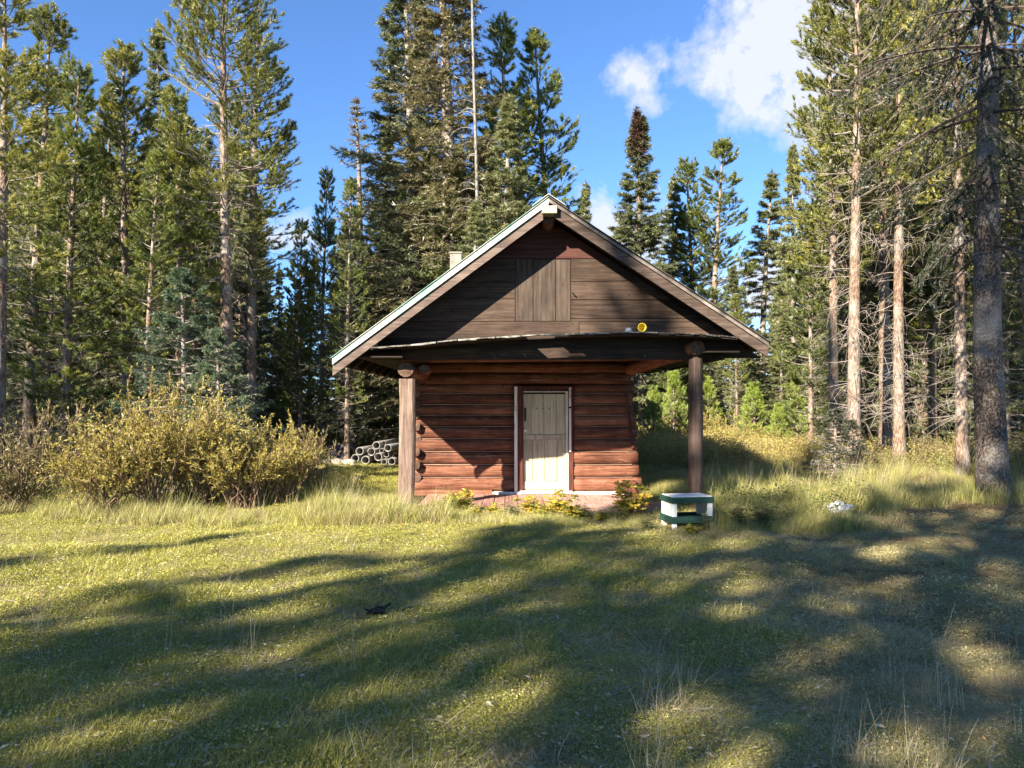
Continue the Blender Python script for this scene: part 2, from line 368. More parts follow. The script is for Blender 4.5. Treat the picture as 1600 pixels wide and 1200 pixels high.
def prism(name, poly, axis_vec, mat, parent=None, bevel=.004):
    bm = bmesh.new(); add_prism(bm, poly, Vector(axis_vec), bevel); return link(name, bm_mesh(name, bm, mat), parent)
def box_poly(lo, hi):
    return [Vector((lo[0], lo[1], lo[2])), Vector((hi[0], lo[1], lo[2])), Vector((hi[0], lo[1], hi[2])), Vector((lo[0], lo[1], hi[2]))]
def box(name, lo, hi, mat, parent=None, bevel=.004):
    return prism(name, box_poly(lo, hi), (0, hi[1] - lo[1], 0), mat, parent, bevel)
def beam(name, p0, p1, w, h, mat, parent=None, bevel=.004, up=(0, 0, 1)):
    p0 = Vector(p0); p1 = Vector(p1); d = (p1 - p0).normalized(); s = d.cross(Vector(up)).normalized(); u = s.cross(d)
    poly = [p0 + s * a * w / 2 + u * b * h / 2 for a, b in ((-1, -1), (1, -1), (1, 1), (-1, 1))]
    return prism(name, poly, p1 - p0, mat, parent, bevel)
RL = np.random.RandomState(5)
def log(name, p0, p1, r, mats, parent=None, sides=14, segs=9, flat=.92, taper=0, sq=2.0):
    p0 = np.array(p0, float); p1 = np.array(p1, float); d = p1 - p0; L = np.linalg.norm(d); d /= L
    ref = np.array([0, 0, 1.]) if abs(d[2]) < .8 else np.array([0, 1., 0])
    a = np.cross(d, ref); a /= np.linalg.norm(a); b = np.cross(a, d)
    t = np.linspace(0, 1, segs); th = np.linspace(0, 2 * PI, sides, endpoint=False)
    ph = RL.rand(4) * 6
    cr_, sr_ = np.abs(np.cos(th)), np.abs(np.sin(th)); se = (cr_ ** sq + sr_ ** sq) ** (-1 / sq)
    rr = r * se[None] * (1 + .035 * np.sin(t[:, None] * 7 + ph[0]) + .03 * np.sin(3 * th[None] + ph[1] + t[:, None] * 2) + .02 * RL.randn(segs, sides)) * (1 - taper * t[:, None])
    V = p0 + d * (t[:, None, None] * L) + rr[..., None] * (a * np.cos(th)[:, None] + b * np.sin(th)[:, None] * flat)
    V = V.reshape(-1, 3); idx = np.arange(segs * sides).reshape(segs, sides)
    q = np.stack([idx[:-1], np.roll(idx, -1, 1)[:-1], np.roll(idx, -1, 1)[1:], idx[1:]], -1).reshape(-1, 4)
    c0, c1 = len(V), len(V) + 1
    V = np.vstack([V, p0 - d * .012, p1 + d * .012])
    j = np.arange(sides); k = (j + 1) % sides
    T = np.concatenate([np.stack([idx[0][k], idx[0][j], np.full(sides, c0)], 1), np.stack([idx[-1][j], idx[-1][k], np.full(sides, c1)], 1)])
    mi = np.concatenate([np.ones(len(T)), np.zeros(len(q))])
    me = mesh_np(name, V, tris=T, quads=q, mats=mats, midx=mi)
    me.polygons.foreach_set('use_smooth', mi == 0)
    return link(name, me, parent)

# ---------------------------------------------------------------- cabin
DR, DP, DW, DB = 10.9, 11.35, 13.4, 17.2
cabin = tag(empty('log_cabin', (0, 0, 0)), 'small red-brown log cabin with overhanging gable roof and porch, cream door in the middle', 'cabin')
LM = [M['log'], M['end']]; LMY = [M['log_y'], M['end']]
FZ = .05
# roof outline in the front plane
RID = at(857, 313, DR); EL = at(521, 562, DR); ER = at(1199, 537, DR)
BACK = Vector((0, DB + .5 - DR, 0))
def down(p, k): return p - Vector((0, 0, k))
# metal roofing: one corrugated sheet per slope strip
def roof_sheets(e, side):
    n = 7; ridge = RID
    for i in range(n):
        y0 = DR - .03 + i * (DB + .55 - DR) / n; y1 = y0 + (DB + .55 - DR) / n - .004 + .03
        lift = .003 * (i % 2)
        K = 13; ys = np.linspace(y0, y1, K); hz = .012 * (np.arange(K) % 2) + lift
        V = []
        for dz in (0.0, -.006):
            for (p, ex) in ((ridge, 0), (e, 1)):
                for k in range(K):
                    q = p + (e - ridge).normalized() * (.05 * ex)
                    V.append((q.x, ys[k], q.z + .055 + hz[k] + dz))
        V = np.array(V); idx = np.arange(4 * K).reshape(2, 2, K)
        q = [np.stack([idx[a, 0, :-1], idx[a, 0, 1:], idx[a, 1, 1:], idx[a, 1, :-1]], -1) for a in (0, 1)]
        q.append(np.stack([idx[0, :, :1], idx[0, :, :1], idx[1, :, :1], idx[1, :, :1]], -1).reshape(-1, 4)[:0])
        q.append(np.array([[idx[0, 0, 0], idx[0, 1, 0], idx[1, 1, 0], idx[1, 0, 0]], [idx[0, 0, -1], idx[0, 1, -1], idx[1, 1, -1], idx[1, 0, -1]]]))
        q.append(np.stack([idx[0, 1, :-1], idx[0, 1, 1:], idx[1, 1, 1:], idx[1, 1, :-1]], -1))
        link('metal_sheet', mesh_np('metal_sheet', V, quads=np.concatenate(q), mat=M['metal'] if side < 0 else M['metal_shaded']), roof)
# roof part: deck boards as the part's own mesh would be one sheet; each board is a sub-part
ROOFB = bmesh.new()
for e in (EL, ER):
    a = down(RID, .05); b = down(e, .05)
    add_prism(ROOFB, [a + Vector((0, .02, 0)), b + Vector((0, .02, 0)), down(b, .022) + Vector((0, .02, 0)), down(a, .022) + Vector((0, .02, 0))], BACK)
roof = link('roof', bm_mesh('roof', ROOFB, M['deckb']), cabin)
roof_sheets(EL, -1); roof_sheets(ER, 1)
# rafters under the deck
for e in (EL, ER):
    for y in np.arange(DR + .65, DB + .4, .75):
        a = down(RID, .13); b = down(e, .13) ; a = Vector((a.x, y, a.z)); b = Vector((b.x, y, b.z)); b = a.lerp(b, .97)
        beam('rafter', a, b, .05, .11, M['deckb'], roof, 0)
# light metal flashing along the rakes, and the barge boards; the right rake takes shade-darkened copies
def rake(e, mat_f, mat_b, flash_w, inset):
    d = (e - RID).normalized(); nrm_ = Vector((-d.z, 0, d.x)) if d.x > 0 else Vector((d.z, 0, -d.x))
    if nrm_.z > 0: nrm_ = -nrm_
    y0 = Vector((0, -.075, 0))
    a, b = RID + y0, e + y0
    # flashing: face strip
    prism('flashing', [a, b, b + Vector((0, 0, -flash_w * 1.25)), a + Vector((0, 0, -flash_w * 1.25))], (0, .012, 0), mat_f, roof, 0)
    prism('flashing', [a + Vector((0, 0, .004)), b + Vector((0, 0, .004)), b + Vector((0, .2, .004)), a + Vector((0, .2, .004))], (0, 0, .006), mat_f, roof, 0)
    o = Vector((0, 0, -flash_w * 1.25 - .004)); w = Vector((0, 0, -.165))
    a2, b2 = RID + Vector((0, -.045, 0)) + o + d * .1, e + Vector((0, -.045, 0)) + o
    prism('barge_board', [a2, b2, b2 + w, a2 + w], (0, .04, 0), mat_b, roof, .004)
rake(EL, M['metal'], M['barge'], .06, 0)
rake(ER, M['metal_shaded'], M['barge_shaded'], .035, 0)
# ridge cap and ridge pole end
for e in (EL, ER):
    d = (e - RID).normalized(); a = RID + Vector((0, .0, .105)); b = a + d * .30
    prism('ridge_cap', [a, b, b + Vector((0, 0, -.008)), a + Vector((0, 0, -.008))], (0, DB + .5 - DR, 0), M['metal'], roof, 0)
p = at(847, 321, DR - .13); q = at(870.5, 333, DR - .13)
link_b = box('ridge_pole_end', (p.x, DR - .13, q.z), (q.x, DR + .1, p.z), M['cream'], roof, .006)
log('ridge_pole', (RID.x + .01, DR + .12, RID.z - .26), (RID.x + .01, DB + .3, RID.z - .26), .09, LMY, cabin)
# little block where left barge board meets the shelf
p = at(584, 536, DR + .02); box('block', (p.x - .05, DR - .02, p.z - .04), (p.x + .05, DR + .1, p.z + .02), M['barge'], roof)

# gable wall boards, clipped to the roof outline
gR = Vector((RID.x, DP, RID.z - .16)); gL = Vector((EL.x, DP, EL.z - .14)); gE = Vector((ER.x, DP, ER.z - .14))
def clip(poly, a, b):
    """keep the part of poly (x,z pairs) on the lower side of line a-b"""
    out = []
    def sd_(p):
        return (b[0] - a[0]) * (p[1] - a[1]) - (b[1] - a[1]) * (p[0] - a[0])
    sgn = 1 if b[0] < a[0] else -1
    for i in range(len(poly)):
        p, q_ = poly[i], poly[(i + 1) % len(poly)]; sp, sq = sgn * sd_(p), sgn * sd_(q_)
        if sp >= 0: out.append(p)
        if sp * sq < 0:
            t = sp / (sp - sq); out.append((p[0] + (q_[0] - p[0]) * t, p[1] + (q_[1] - p[1]) * t))
    return out
back = [Vector((gL.x + .35, DP + .03, at(0, 540, DP).z)), Vector((gE.x - .35, DP + .03, at(0, 525, DP).z)), Vector((gR.x, DP + .03, gR.z))]
gw = prism('gable_wall', back, (0, .03, 0), M['dark'], cabin, 0)
def gboard(x0, y0, x1, y1, mat, name='board', thick=.025, jit=0.003, parent=None, y0r=None, y1r=None):
    """board given by photo pixels at the gable's distance"""
    a = at(x0, y0, DP); b = at(x1, y1, DP); g_ = .0035
    zr0 = at(x1, y0r if y0r is not None else y0, DP).z; zr1 = at(x1, y1r if y1r is not None else y1, DP).z
    zl1 = at(x0, y1, DP).z
    poly = [(a.x + g_, zl1 + g_), (b.x - g_, zr1 + g_), (b.x - g_, zr0 - g_), (a.x + g_, a.z - g_)]
    poly = clip(poly, (gR.x, gR.z), (gL.x, gL.z)); 
    if len(poly) < 3: return
    poly = clip(poly, (gR.x, gR.z), (gE.x, gE.z))
    if len(poly) < 3: return
    o = RL.uniform(-jit, jit)
    return prism(name, [Vector((p[0], DP + .028 + o, p[1])) for p in poly], (0, -thick, 0), mat, parent or gw, .003)
G, GZ, GR = M['gable'], M['gable_z'], M['gable_red']
gboard(700, 340, 1000, 372, GR); gboard(700, 372, 1000, 404, GR)
gboard(600, 404, 805, 440, G); gboard(600, 440, 805, 466, G); gboard(500, 466, 805, 502, G)
gboard(892, 404, 1150, 440, G, y1r=438); gboard(892, 440, 1150, 468, G, y0r=438); gboard(892, 468, 1180, 498, GZ if 0 else G); gboard(892, 498, 1180, 503, G)
gboard(480, 502, 905, 534, G); gboard(905, 503, 1240, 534, G)
gboard(480, 534, 905, 560, G); gboard(905, 534, 1240, 560, G)
hatch = gboard(805, 404, 833, 502, GZ, 'hatch', parent=cabin)
for a, b in ((833, 868), (868, 892)): gboard(a, 405, b, 502, GZ, 'board', parent=hatch)
pp = at(896, 460, DP - .02); beam('latch', pp + Vector((-.02, 0, .03)), pp + Vector((.03, 0, -.025)), .02, .025, M['iron'], hatch, .002, up=(0, 1, 0))
# nail heads and a pale scrape are in the wood material

# shelf of short boards sticking out under the gable, with the ragged tar paper edge
SHpts = [(580, 544), (640, 540), (720, 531), (800, 526), (860, 523), (940, 521), (1000, 520), (1090, 522), (1150, 528)]
def shelf_z(px):
    return at(px, np.interp(px, [s[0] for s in SHpts], [s[1] for s in SHpts]), DR).z
sh0 = at(580, 544, DR).x; sh1 = at(1150, 520, DR).x
sheath = None; x = sh0; i = 0
R9 = np.random.RandomState(9)
shelf = None
while x < sh1:
    w = R9.uniform(.15, .24); xe = min(x + w, sh1)
    pxm = 800 + (x + w / 2) / DR * F
    z0 = shelf_z(pxm - 8); z1 = shelf_z(pxm + 8)
    yf = DR - .06 + R9.uniform(-.03, .03)
    if 828 < pxm < 868: yf = DR + .27
    if 868 < pxm < 884: yf = DR + .12
    zz = (z0 + z1) / 2 + R9.uniform(-.006, .006) - .012
    poly = [Vector((x, yf, zz)), Vector((xe - .004, yf, zz + (z1 - z0))), Vector((xe - .004, yf, zz + (z1 - z0) - .022)), Vector((x, yf, zz - .022))]
    if shelf is None:
        shelf = prism('shelf', poly, (0, DP - yf - .01, 0), M['dark'], cabin, .002)
    else:
        prism('board', poly, (0, DP - yf - .01, 0), M['dark'], shelf, .002)
    x = xe
# ragged strip: bits of torn sheet along the edge
x = sh0 + .02
while x < sh1 - .1:
    w = R9.uniform(.12, .42); pa = 800 + x / DR * F; pb = 800 + (x + w) / DR * F
    za, zb = shelf_z(pa) + .006, shelf_z(pb) + .006; h = R9.uniform(.012, .032); dr = R9.uniform(-.02, .0)
    yy = DR - .10 + R9.uniform(-.01, .01)
    prism('torn_strip', [Vector((x, yy, za)), Vector((x + w, yy, zb)), Vector((x + w, yy, zb - h)), Vector((x + w * .6, yy, (za + zb) / 2 - h * .4 + dr)), Vector((x, yy, za - h * .8))],
          (0, .10, 0), M['torn'] if x < 2.1 else M['tar'], shelf, 0)
    x += w + R9.uniform(-.02, .03)
# header board under the shelf
zt = at(0, 548, DP).z
hb = box('header_board', (at(588, 0, DP).x, DP - .01, at(0, 562, DP).z), (at(1110, 0, DP).x, DP + .03, at(0, 545, DP).z), M['gable'], cabin, .004)
box('header_board', (at(590, 0, DP).x, DP + .001, at(0, 545, DP).z + .004), (at(1150, 0, DP).x, DP + .025, at(0, 528, DP).z), M['dark'], cabin, .004)
# split ends hanging from the header
for px, l_ in ((770, .09), (818, .05), (838, .06), (1005, .05)):
    a = at(px, 553, DP - .025); prism('splinter', [a, a + Vector((.03, 0, -.035 - l_ * .3)), a + Vector((.045, 0, -.035 - l_ * .3)), a + Vector((.012, 0, .0))], (0, .008, 0), M['barge'], cabin, 0)
# soffits closing the eaves beside the shelf, with the notched ends seen from below
for (x0, x1, z) in ((at(560, 0, DR).x, at(630, 0, DR).x, at(0, 556, DR).z), (at(1100, 0, DR).x, at(1152, 0, DR).x, at(0, 548, DR).z)):
    for y in np.arange(DR + .05, DB + .3, .38):
        box('soffit_board', (x0, y, z - .02), (x1, y + .36, z), M['dark'], roof, 0)
box('outrigger', (at(1122, 0, DR).x, DR + .3, at(0, 560, DR).z), (at(1135, 0, DR).x, DR + 1.2, at(0, 546, DR).z), M['dark'], cabin)

# porch posts, purlins
pl = at(633.5, 800, DP); w = .115
tp = at(633.5, 592, DP)
bm = bmesh.new()
segs = 14; last = None
for k in range(segs + 1):
    t = k / segs; z = -.08 + (tp.z + .08) * t; cx = pl.x + .015 * math.sin(t * 3) + .02 * t; ww = w * (1.04 - .04 * t) + R9.uniform(-.004, .004); cut = .03 + R9.uniform(-.006, .006)
    ring = [bm.verts.new((cx + a * ww, DP + b * .1, z)) for a, b in ((-1, -.7), (-.78, -1), (.75, -1), (1, -.75), (1, .8), (.8, 1), (-.8, 1), (-1, .8))]
    if last:
        for i in range(8): bm.faces.new((last[i], last[(i + 1) % 8], ring[(i + 1) % 8], ring[i]))
    else: bm.faces.new(ring)
    last = ring
bm.faces.new(last)
tag(link('post', bm_mesh('post', bm, M['post']), cabin), 'pale squared left porch post in full sun')
pe = at(634, 578, DP - .12)
log('purlin', (pe.x, DP - .14, pe.z), (pe.x - .02, DB + .2, pe.z + .02), .115, LMY, cabin)
log('purlin', (pe.x + .26, DP + .02, pe.z + .02), (pe.x + .24, DP + .6, pe.z + .02), .075, LMY, cabin)
pr0 = at(1087, 790, DP); pr1 = at(1087, 552, DP)
tag(log('post', (pr0.x, DP, -.08), (pr1.x, DP, pr1.z), .112, [M['post_shaded'], M['end']], cabin, segs=16), 'round right porch post with shade-darkened wood')
pb = at(975, 583, DW)
log('purlin', (pr1.x, DP - .15, pr1.z + .08), (pb.x + .1, DW + .1, at(0, 578, DW).z), .12, LMY, cabin)
log('tie_log', (pl.x - .1, DP + .22, at(0, 566, DP).z + .08), (pr1.x + .25, DP + .22, at(0, 560, DP).z + .08), .09, LM, cabin)
p = at(1150, 548, DR)

# front wall logs
XL = at(652, 0, DW).x; XR = at(984, 0, DW).x
rows = [768, 746, 726, 705.5, 685.5, 666.5, 649, 632, 615, 600, 583, 566, 549]
DLx, DRx = at(806, 0, DW).x, at(893, 0, DW).x
for k in range(len(rows) - 1):
    z0 = at(0, rows[k], DW).z; z1 = at(0, rows[k + 1], DW).z; zc = (z0 + z1) / 2; r = (z1 - z0) / 2 * 1.0
    tilt = RL.uniform(-.006, .006)
    xl = XL - .13 + RL.uniform(-.05, .03); xr = XR + RL.uniform(.02, .07) + .10 - k * .017
    if k < 9:
        log('log', (xl, DW + .1, zc - tilt), (DLx - .02, DW + .1, zc + tilt), r, LM, cabin, sides=18, flat=1.0, sq=3.0, taper=RL.uniform(-.04, .04))
        log('log', (DRx + .02, DW + .1, zc + tilt), (xr, DW + .1, zc - tilt), r, LM, cabin, sides=18, flat=1.0, sq=3.0, taper=RL.uniform(-.04, .04))
        for a_, b_ in ((XL, DLx - .02), (DRx + .02, XR)):
            if k: beam('chinking', (a_, DW + .022, z0 - .001), (b_, DW + .022, z0 + .002), .03, .012, M['chink'] , cabin, 0)
    else:
        log('log', (xl, DW + .1, zc), (xr, DW + .1, zc), r, LM, cabin, sides=18, flat=1.0, sq=3.0)
    # side wall logs, their ends stick out past the front wall, half a row higher
    zs = zc + (z1 - z0) / 2
    ys = DW - .02 + (-.11 if k in (1, 2, 4) else 0) + RL.uniform(-.02, .02)
    log('log', (XL + .02, ys, zs), (XL + .02, DB + .15, zs), r * .66, LMY, cabin, flat=1.0, sq=2.6)
    ys = DW + .03 + RL.uniform(-.02, .03)
    log('log', (XR - .02, ys, zs), (XR - .02, DB + .15, zs), r * .85, LMY, cabin)
    log('log', (XL - .1, DB, zc), (XR + .1, DB, zc), r, LM, cabin)
# squared pale bottom end at the right corner
p = at(982, 752, DW - .12)
box('sill_log_end', (p.x - .06, DW - .16, FZ), (p.x + .14, DW + .3, at(0, 750, DW).z), M['log_y'], cabin, .01)
beam('log_brace', at(978, 612, DW - .06), at(989, 700, DW - .06), .05, .03, M['frame'], cabin, up=(0, 1, 0))
# sill under the wall
box('sill', (XL - .1, DW - .06, FZ - .04), (at(770, 0, DW).x, DW + .12, at(0, 765, DW).z), M['log'], cabin)
box('sill', (at(770, 0, DW).x + .003, DW - .09, FZ - .04), (at(985, 0, DW).x, DW + .1, at(0, 768, DW).z), M['white'], cabin)
# interior floor and rear gable
box('floor_slab', (XL - .05, DP - .3, -.1), (XR + .1, DB, FZ - .045), M['dark'], cabin, 0)
prism('rear_gable', [Vector((gL.x + .5, DB, gL.z + .2)), Vector((gE.x - .5, DB, gE.z + .2)), Vector((gR.x, DB, gR.z))], (0, .04, 0), M['dark'], cabin, 0)

# door
dx0, dx1 = at(817, 0, DW).x, at(882, 0, DW).x
dz0, dz1, dzm = at(0, 766, DW).z, at(0, 615.5, DW).z, at(0, 679, DW).z
door = box('door', (dx0, DW + .065, dz0), (dx1, DW + .085, dz1 - .003), M['cream'], cabin, 0)
for (za, zb, xs) in ((dzm + .005, dz1, (817, 829.5, 849, 868, 882)), (dz0 + .16, dzm - .095, (817, 832, 850.5, 869.5, 882))):
    for a, b in zip(xs[:-1], xs[1:]):
        box('plank', (at(a, 0, DW).x + .005, DW + .043 + RL.uniform(-.002, .002), za), (at(b, 0, DW).x - .005, DW + .064, zb), M['cream'], door, .003)
box('rail', (dx0 + .003, DW + .035, dzm - .092), (dx1 - .003, DW + .064, dzm - .003), M['cream'], door)
box('rail', (dx0 + .003, DW + .035, dz0 + .01), (dx1 - .003, DW + .064, dz0 + .155), M['cream'], door)
hx = at(820.5, 0, DW).x; ha, hb_ = at(0, 637, DW).z, at(0, 658, DW).z
h_ = beam('handle', (hx, DW + .015, hb_), (hx, DW + .015, ha), .028, .018, M['iron'], door, .004, up=(0, 1, 0))
for zz in (ha - .02, hb_ + .02): box('handle', (hx - .008, DW + .018, zz - .01), (hx + .008, DW + .046, zz + .01), M['iron'], door, 0)
bm = bmesh.new(); bmesh.ops.create_uvsphere(bm, u_segments=12, v_segments=8, radius=.026); bmesh.ops.translate(bm, verts=bm.verts, vec=(at(820, 0, DW).x, DW + .01, at(0, 672.5, DW).z))
link('knob', bm_mesh('knob', bm, M['white'], True), door)
for px, py in ((839, 638), (848, 639), (858, 638)):
    p = at(px, py, DW + .038); bm = bmesh.new(); bmesh.ops.create_uvsphere(bm, u_segments=8, v_segments=6, radius=.011); bmesh.ops.translate(bm, verts=bm.verts, vec=p)
    link('bolt', bm_mesh('bolt', bm, M['iron'], True), door)
# frame: trim strips and jambs
fr = box('door_frame', (at(808.5, 0, DW).x, DW - .03, FZ), (dx0 - .004, DW + .12, at(0, 603, DW).z), M['frame'], cabin)
box('jamb', (at(887, 0, DW).x, DW - .03, FZ), (at(894, 0, DW).x, DW + .12, at(0, 603, DW).z), M['frame'], fr)
box('lintel', (dx0 - .003, DW + .0, dz1 + .03), (at(887, 0, DW).x - .003, DW + .12, at(0, 603, DW).z - .003), M['frame'], fr)
box('trim', (at(803.5, 0, DW).x, DW - .05, FZ), (at(808.3, 0, DW).x, DW - .02, at(0, 604, DW).z), M['white'], fr, .003)
box('trim', (dx1 + .003, DW + .0, dz0), (at(886.5, 0, DW).x, DW + .08, at(0, 608, DW).z), M['white'], fr, .003)
box('trim', (at(887.5, 0, DW).x, DW - .056, at(0, 706, DW).z), (at(890.5, 0, DW).x, DW - .032, at(0, 638, DW).z), M['white'], fr, .003)
box('trim', (at(887.5, 0, DW).x, DW - .056, at(0, 635, DW).z), (at(890.5, 0, DW).x, DW - .032, at(0, 605, DW).z), M['white'], fr, .003)
box('trim', (dx0, DW - .012, dz1 + .03), (at(886, 0, DW).x, DW - .004, dz1 + .045), M['white'], fr, .002)
box('door_sill', (at(812, 0, DW).x, DW - .12, FZ), (at(892, 0, DW).x, DW + .11, dz0 - .004), M['white'], fr)
# porch floor planks, running front to back
pf = None; x = at(650, 0, DP).x
while x < at(1034, 0, DP).x:
    w = R9.uniform(.17, .23); yf = DP - .28 + R9.uniform(-.09, .09)
    if x > 1.75: yf += .35
    z = FZ - .012 + R9.uniform(-.007, .007)
    pl_ = [Vector((x, yf, z)), Vector((x + w - .008, yf, z)), Vector((x + w - .008, yf, z - .035)), Vector((x, yf, z - .035))]
    if pf is None: pf = prism('porch_floor', pl_, (0, DW - .07 - yf, 0), M['floor'], cabin, .004)
    else: prism('plank', pl_, (0, DW - .07 - yf, 0), M['floor'], pf, .004)
    x += w
# flue behind the left slope
a = at(703, 396, 15.0); b = at(721, 396, 15.0)
fl = box('flue', (a.x, 15.0, 3.0), (b.x, 15.24, a.z), M['flue'], cabin, .006)
box('flue_cap', (a.x - .02, 14.98, a.z + .003), (b.x + .02, 15.26, a.z + .035), M['flue'], fl, .005)
tag(fl, 'pale square flue rising behind the left roof slope')

# things on the shelf
def lathe(name, prof, n, mat, M4):
    bm = bmesh.new(); rings = []
    for r_, z_ in prof: rings.append([bm.verts.new(M4 @ Vector((r_ * math.cos(2 * PI * i / n), r_ * math.sin(2 * PI * i / n), z_))) for i in range(n)])
    for a_, b_ in zip(rings[:-1], rings[1:]):
        for i in range(n): bm.faces.new((a_[i], a_[(i + 1) % n], b_[(i + 1) % n], b_[i]))
    if prof[0][0] > .0001: bm.faces.new(rings[0])
    if prof[-1][0] > .0001: bm.faces.new(rings[-1][::-1])
    return bm_mesh(name, bm, mat, True)
p = at(1002, 514, DR - .0); zsh = shelf_z(1002) + .008
me = lathe('yellow_cup', [(.048, .13), (.052, .10), (.062, .0), (.066, -.004), (.064, -.012), (.055, -.008), (.047, .10), (.001, .108)], 20, M['yellow'], Matrix.Translation((p.x, DR - .07, zsh + .064)) @ Matrix.Rotation(-PI / 2, 4, 'X'))
tag(link('yellow_cup', me), 'yellow plastic cup lying on its side on the shelf under the gable', 'cup')
def lump(name, c, s, mat, seed, sub=3, amp=.35, sharp=1.0):
    bm = bmesh.new(); bmesh.ops.create_icosphere(bm, subdivisions=sub, radius=1); r_ = np.random.RandomState(seed)
    ks = r_.randn(10, 3) * 2.2; ph = r_.rand(10) * 6
    for v in bm.verts:
        d = sum(math.sin(Vector(k).dot(v.co) + p_) for k, p_ in zip(ks, ph)) / 10
        v.co *= 1 + amp * (abs(d) * 2 - .4 if sharp > 1 else d * 1.5)
        v.co = Vector((v.co.x * s[0], v.co.y * s[1], max(v.co.z, -.6) * s[2])) + Vector(c)
    return link(name, bm_mesh(name, bm, mat, sharp <= 1))
p = at(981, 517, DR)
tag(lump('crumpled_cup', (p.x, DR - .04, shelf_z(981) + .034), (.055, .05, .045), M['plastic'], 3, 2, .3, 2), 'small crumpled white cup on the shelf beside the yellow cup', 'cup')

# step stool by the right post
st = tag(empty('step_stool', (2.34, 9.95, 0.02), math.radians(10)), 'low wooden step stool painted white and dark green beside the right porch post', 'stool')
W_, D_, H_ = .56, .38, .385
zt_ = H_
def sbox(name, lo, hi, mat): return box(name, lo, hi, mat, st, .004)
sbox('seat', (-W_ / 2 + .003, -D_ / 2 + .003, zt_ - .0), (W_ / 2 - .003, D_ / 2 - .003, zt_ + .02), M['stool_white'])
for lo, hi in (((-W_ / 2 - .02, -D_ / 2 - .02, zt_ - .065), (W_ / 2 + .02, -D_ / 2, zt_ + .012)), ((-W_ / 2 - .02, D_ / 2, zt_ - .065), (W_ / 2 + .02, D_ / 2 + .02, zt_ + .012)),
               ((-W_ / 2 - .02, -D_ / 2 + .002, zt_ - .065), (-W_ / 2, D_ / 2 - .002, zt_ + .012)), ((W_ / 2, -D_ / 2 + .002, zt_ - .065), (W_ / 2 + .02, D_ / 2 - .002, zt_ + .012))):
    sbox('edge_board', lo, hi, M['green_paint'])
for s in (-1, 1):
    x0 = -W_ / 2 if s < 0 else W_ / 2 - .02
    for k in range(3): sbox('side_slat', (x0, -D_ / 2 + .004 + k * D_ / 3, .14), (x0 + .02, -D_ / 2 + (k + 1) * D_ / 3 - .004, zt_ - .068), M['stool_white'])
    for yy in (-D_ / 2, D_ / 2 - .03): sbox('leg', (x0 - .003 if s < 0 else x0 - .045, yy + .001, -.08), (x0 + .065 if s < 0 else x0 + .023, yy + .028, zt_ - .066), M['stool_white'])
for lo, hi in (((-W_ / 2 - .022, -D_ / 2 - .022, .06), (W_ / 2 + .01, -D_ / 2 - .002, .145)), ((-W_ / 2 - .02, D_ / 2 + .002, .06), (W_ / 2 + .02, D_ / 2 + .022, .145)), ((-W_ / 2 - .024, -D_ / 2, .06), (-W_ / 2 - .004, D_ / 2, .145))):
    sbox('lower_rail', lo, hi, M['green_paint'])
sbox('shelf', (-W_ / 2 + .024, -D_ / 2 + .03, .10), (W_ / 2 - .024, D_ / 2 - .03, .12), M['green_paint'])

# litter in the grass
p = at(1310, 798, 11.1); tag(lump('plastic_bag', (p.x, 11.1, float(gz(p.x, 11.1)) + .09), (.20, .13, .09), M['plastic'], 11, 3, .6, 2), 'crumpled white plastic bag lying in the grass right of the porch', 'bag')
p = at(588, 963, 5.75)
zz = float(gz(p.x, 5.75))
cw = tag(empty('bark_chunk', (p.x, 5.75, zz + .02), .4), 'black rotten piece of bark lying on the shaded lawn', 'bark')
link('body', lump('tmp', (0, 0, 0), (.075, .05, .035), M['char'], 8, 3, .7, 2).data, cw); bpy.data.objects.remove(bpy.data.objects['tmp'])
beam('splinter', (.03, 0, .01), (.12, .03, .045), .02, .014, M['char'], cw); beam('splinter', (-.03, 0, .01), (-.09, -.02, .035), .02, .014, M['char'], cw)

# pipes at the edge of the wood
pipes = [(562, 705, 6.4), (580, 706, 6.4), (588, 696, 6.2), (555, 716, 6.2), (591, 714, 6.4), (606, 700, 6), (571, 719, 6.6), (599, 692.5, 4), (596, 704, 3.8), (603.5, 710.5, 4.2), (611, 709.5, 4.4), (612, 721, 6), (600, 722, 5)]
words = {562: 'grey pipe at the left of the upper tier of the pile', 580: 'grey pipe in the upper tier right next to the leftmost upper one', 588: 'wide grey pipe lying on top of the pile', 555: 'grey pipe at the left foot of the pile',
         591: 'wide grey pipe at the bottom middle of the pile', 606: 'wide grey pipe close to the porch post near the top of the pile', 571: 'half sunk grey pipe at the bottom of the pile',
         599: 'narrow grey pipe on the very top of the pile', 596: 'narrow grey pipe wedged between three wide ones', 603.5: 'narrow grey pipe low beside another narrow one', 611: 'narrow grey pipe closest to the porch post',
         612: 'low pale pipe half in the grass next to the porch post', 600: 'low pale pipe half in the grass under the narrow pipes'}
for i, (px, py, r) in enumerate(pipes):
    d = 20.2 + .12 * math.sin(i * 2.1); c = at(px, py, d); r_ = r * d / F; L = 2.4 if py < 715 else 1.6
    Mx = Matrix.Translation(c) @ Matrix.Rotation(math.radians(-7 - 5 * math.sin(i * 1.7)), 4, 'Z') @ Matrix.Rotation(-PI / 2, 4, 'X')
    tag(link('pipe', lathe('pipe', [(r_ * .80, L), (r_, L), (r_, .0), (r_ * .95, -.006), (r_ * .84, -.006), (r_ * .80, .004), (r_ * .80, L)], 24, M['pipe'], Mx)), words[px], 'pipe', 'pipes piled at the edge of the wood')
p0 = at(529, 717, 21.3)
cr = tag(empty('storage_chest', (p0.x, 21.3, 0)), 'dark grey-violet storage chest with sloping lid behind the rocks', 'chest')
box('body', (-.36, 0, 0), (.30, .5, .38), M['crate'], cr, .02)
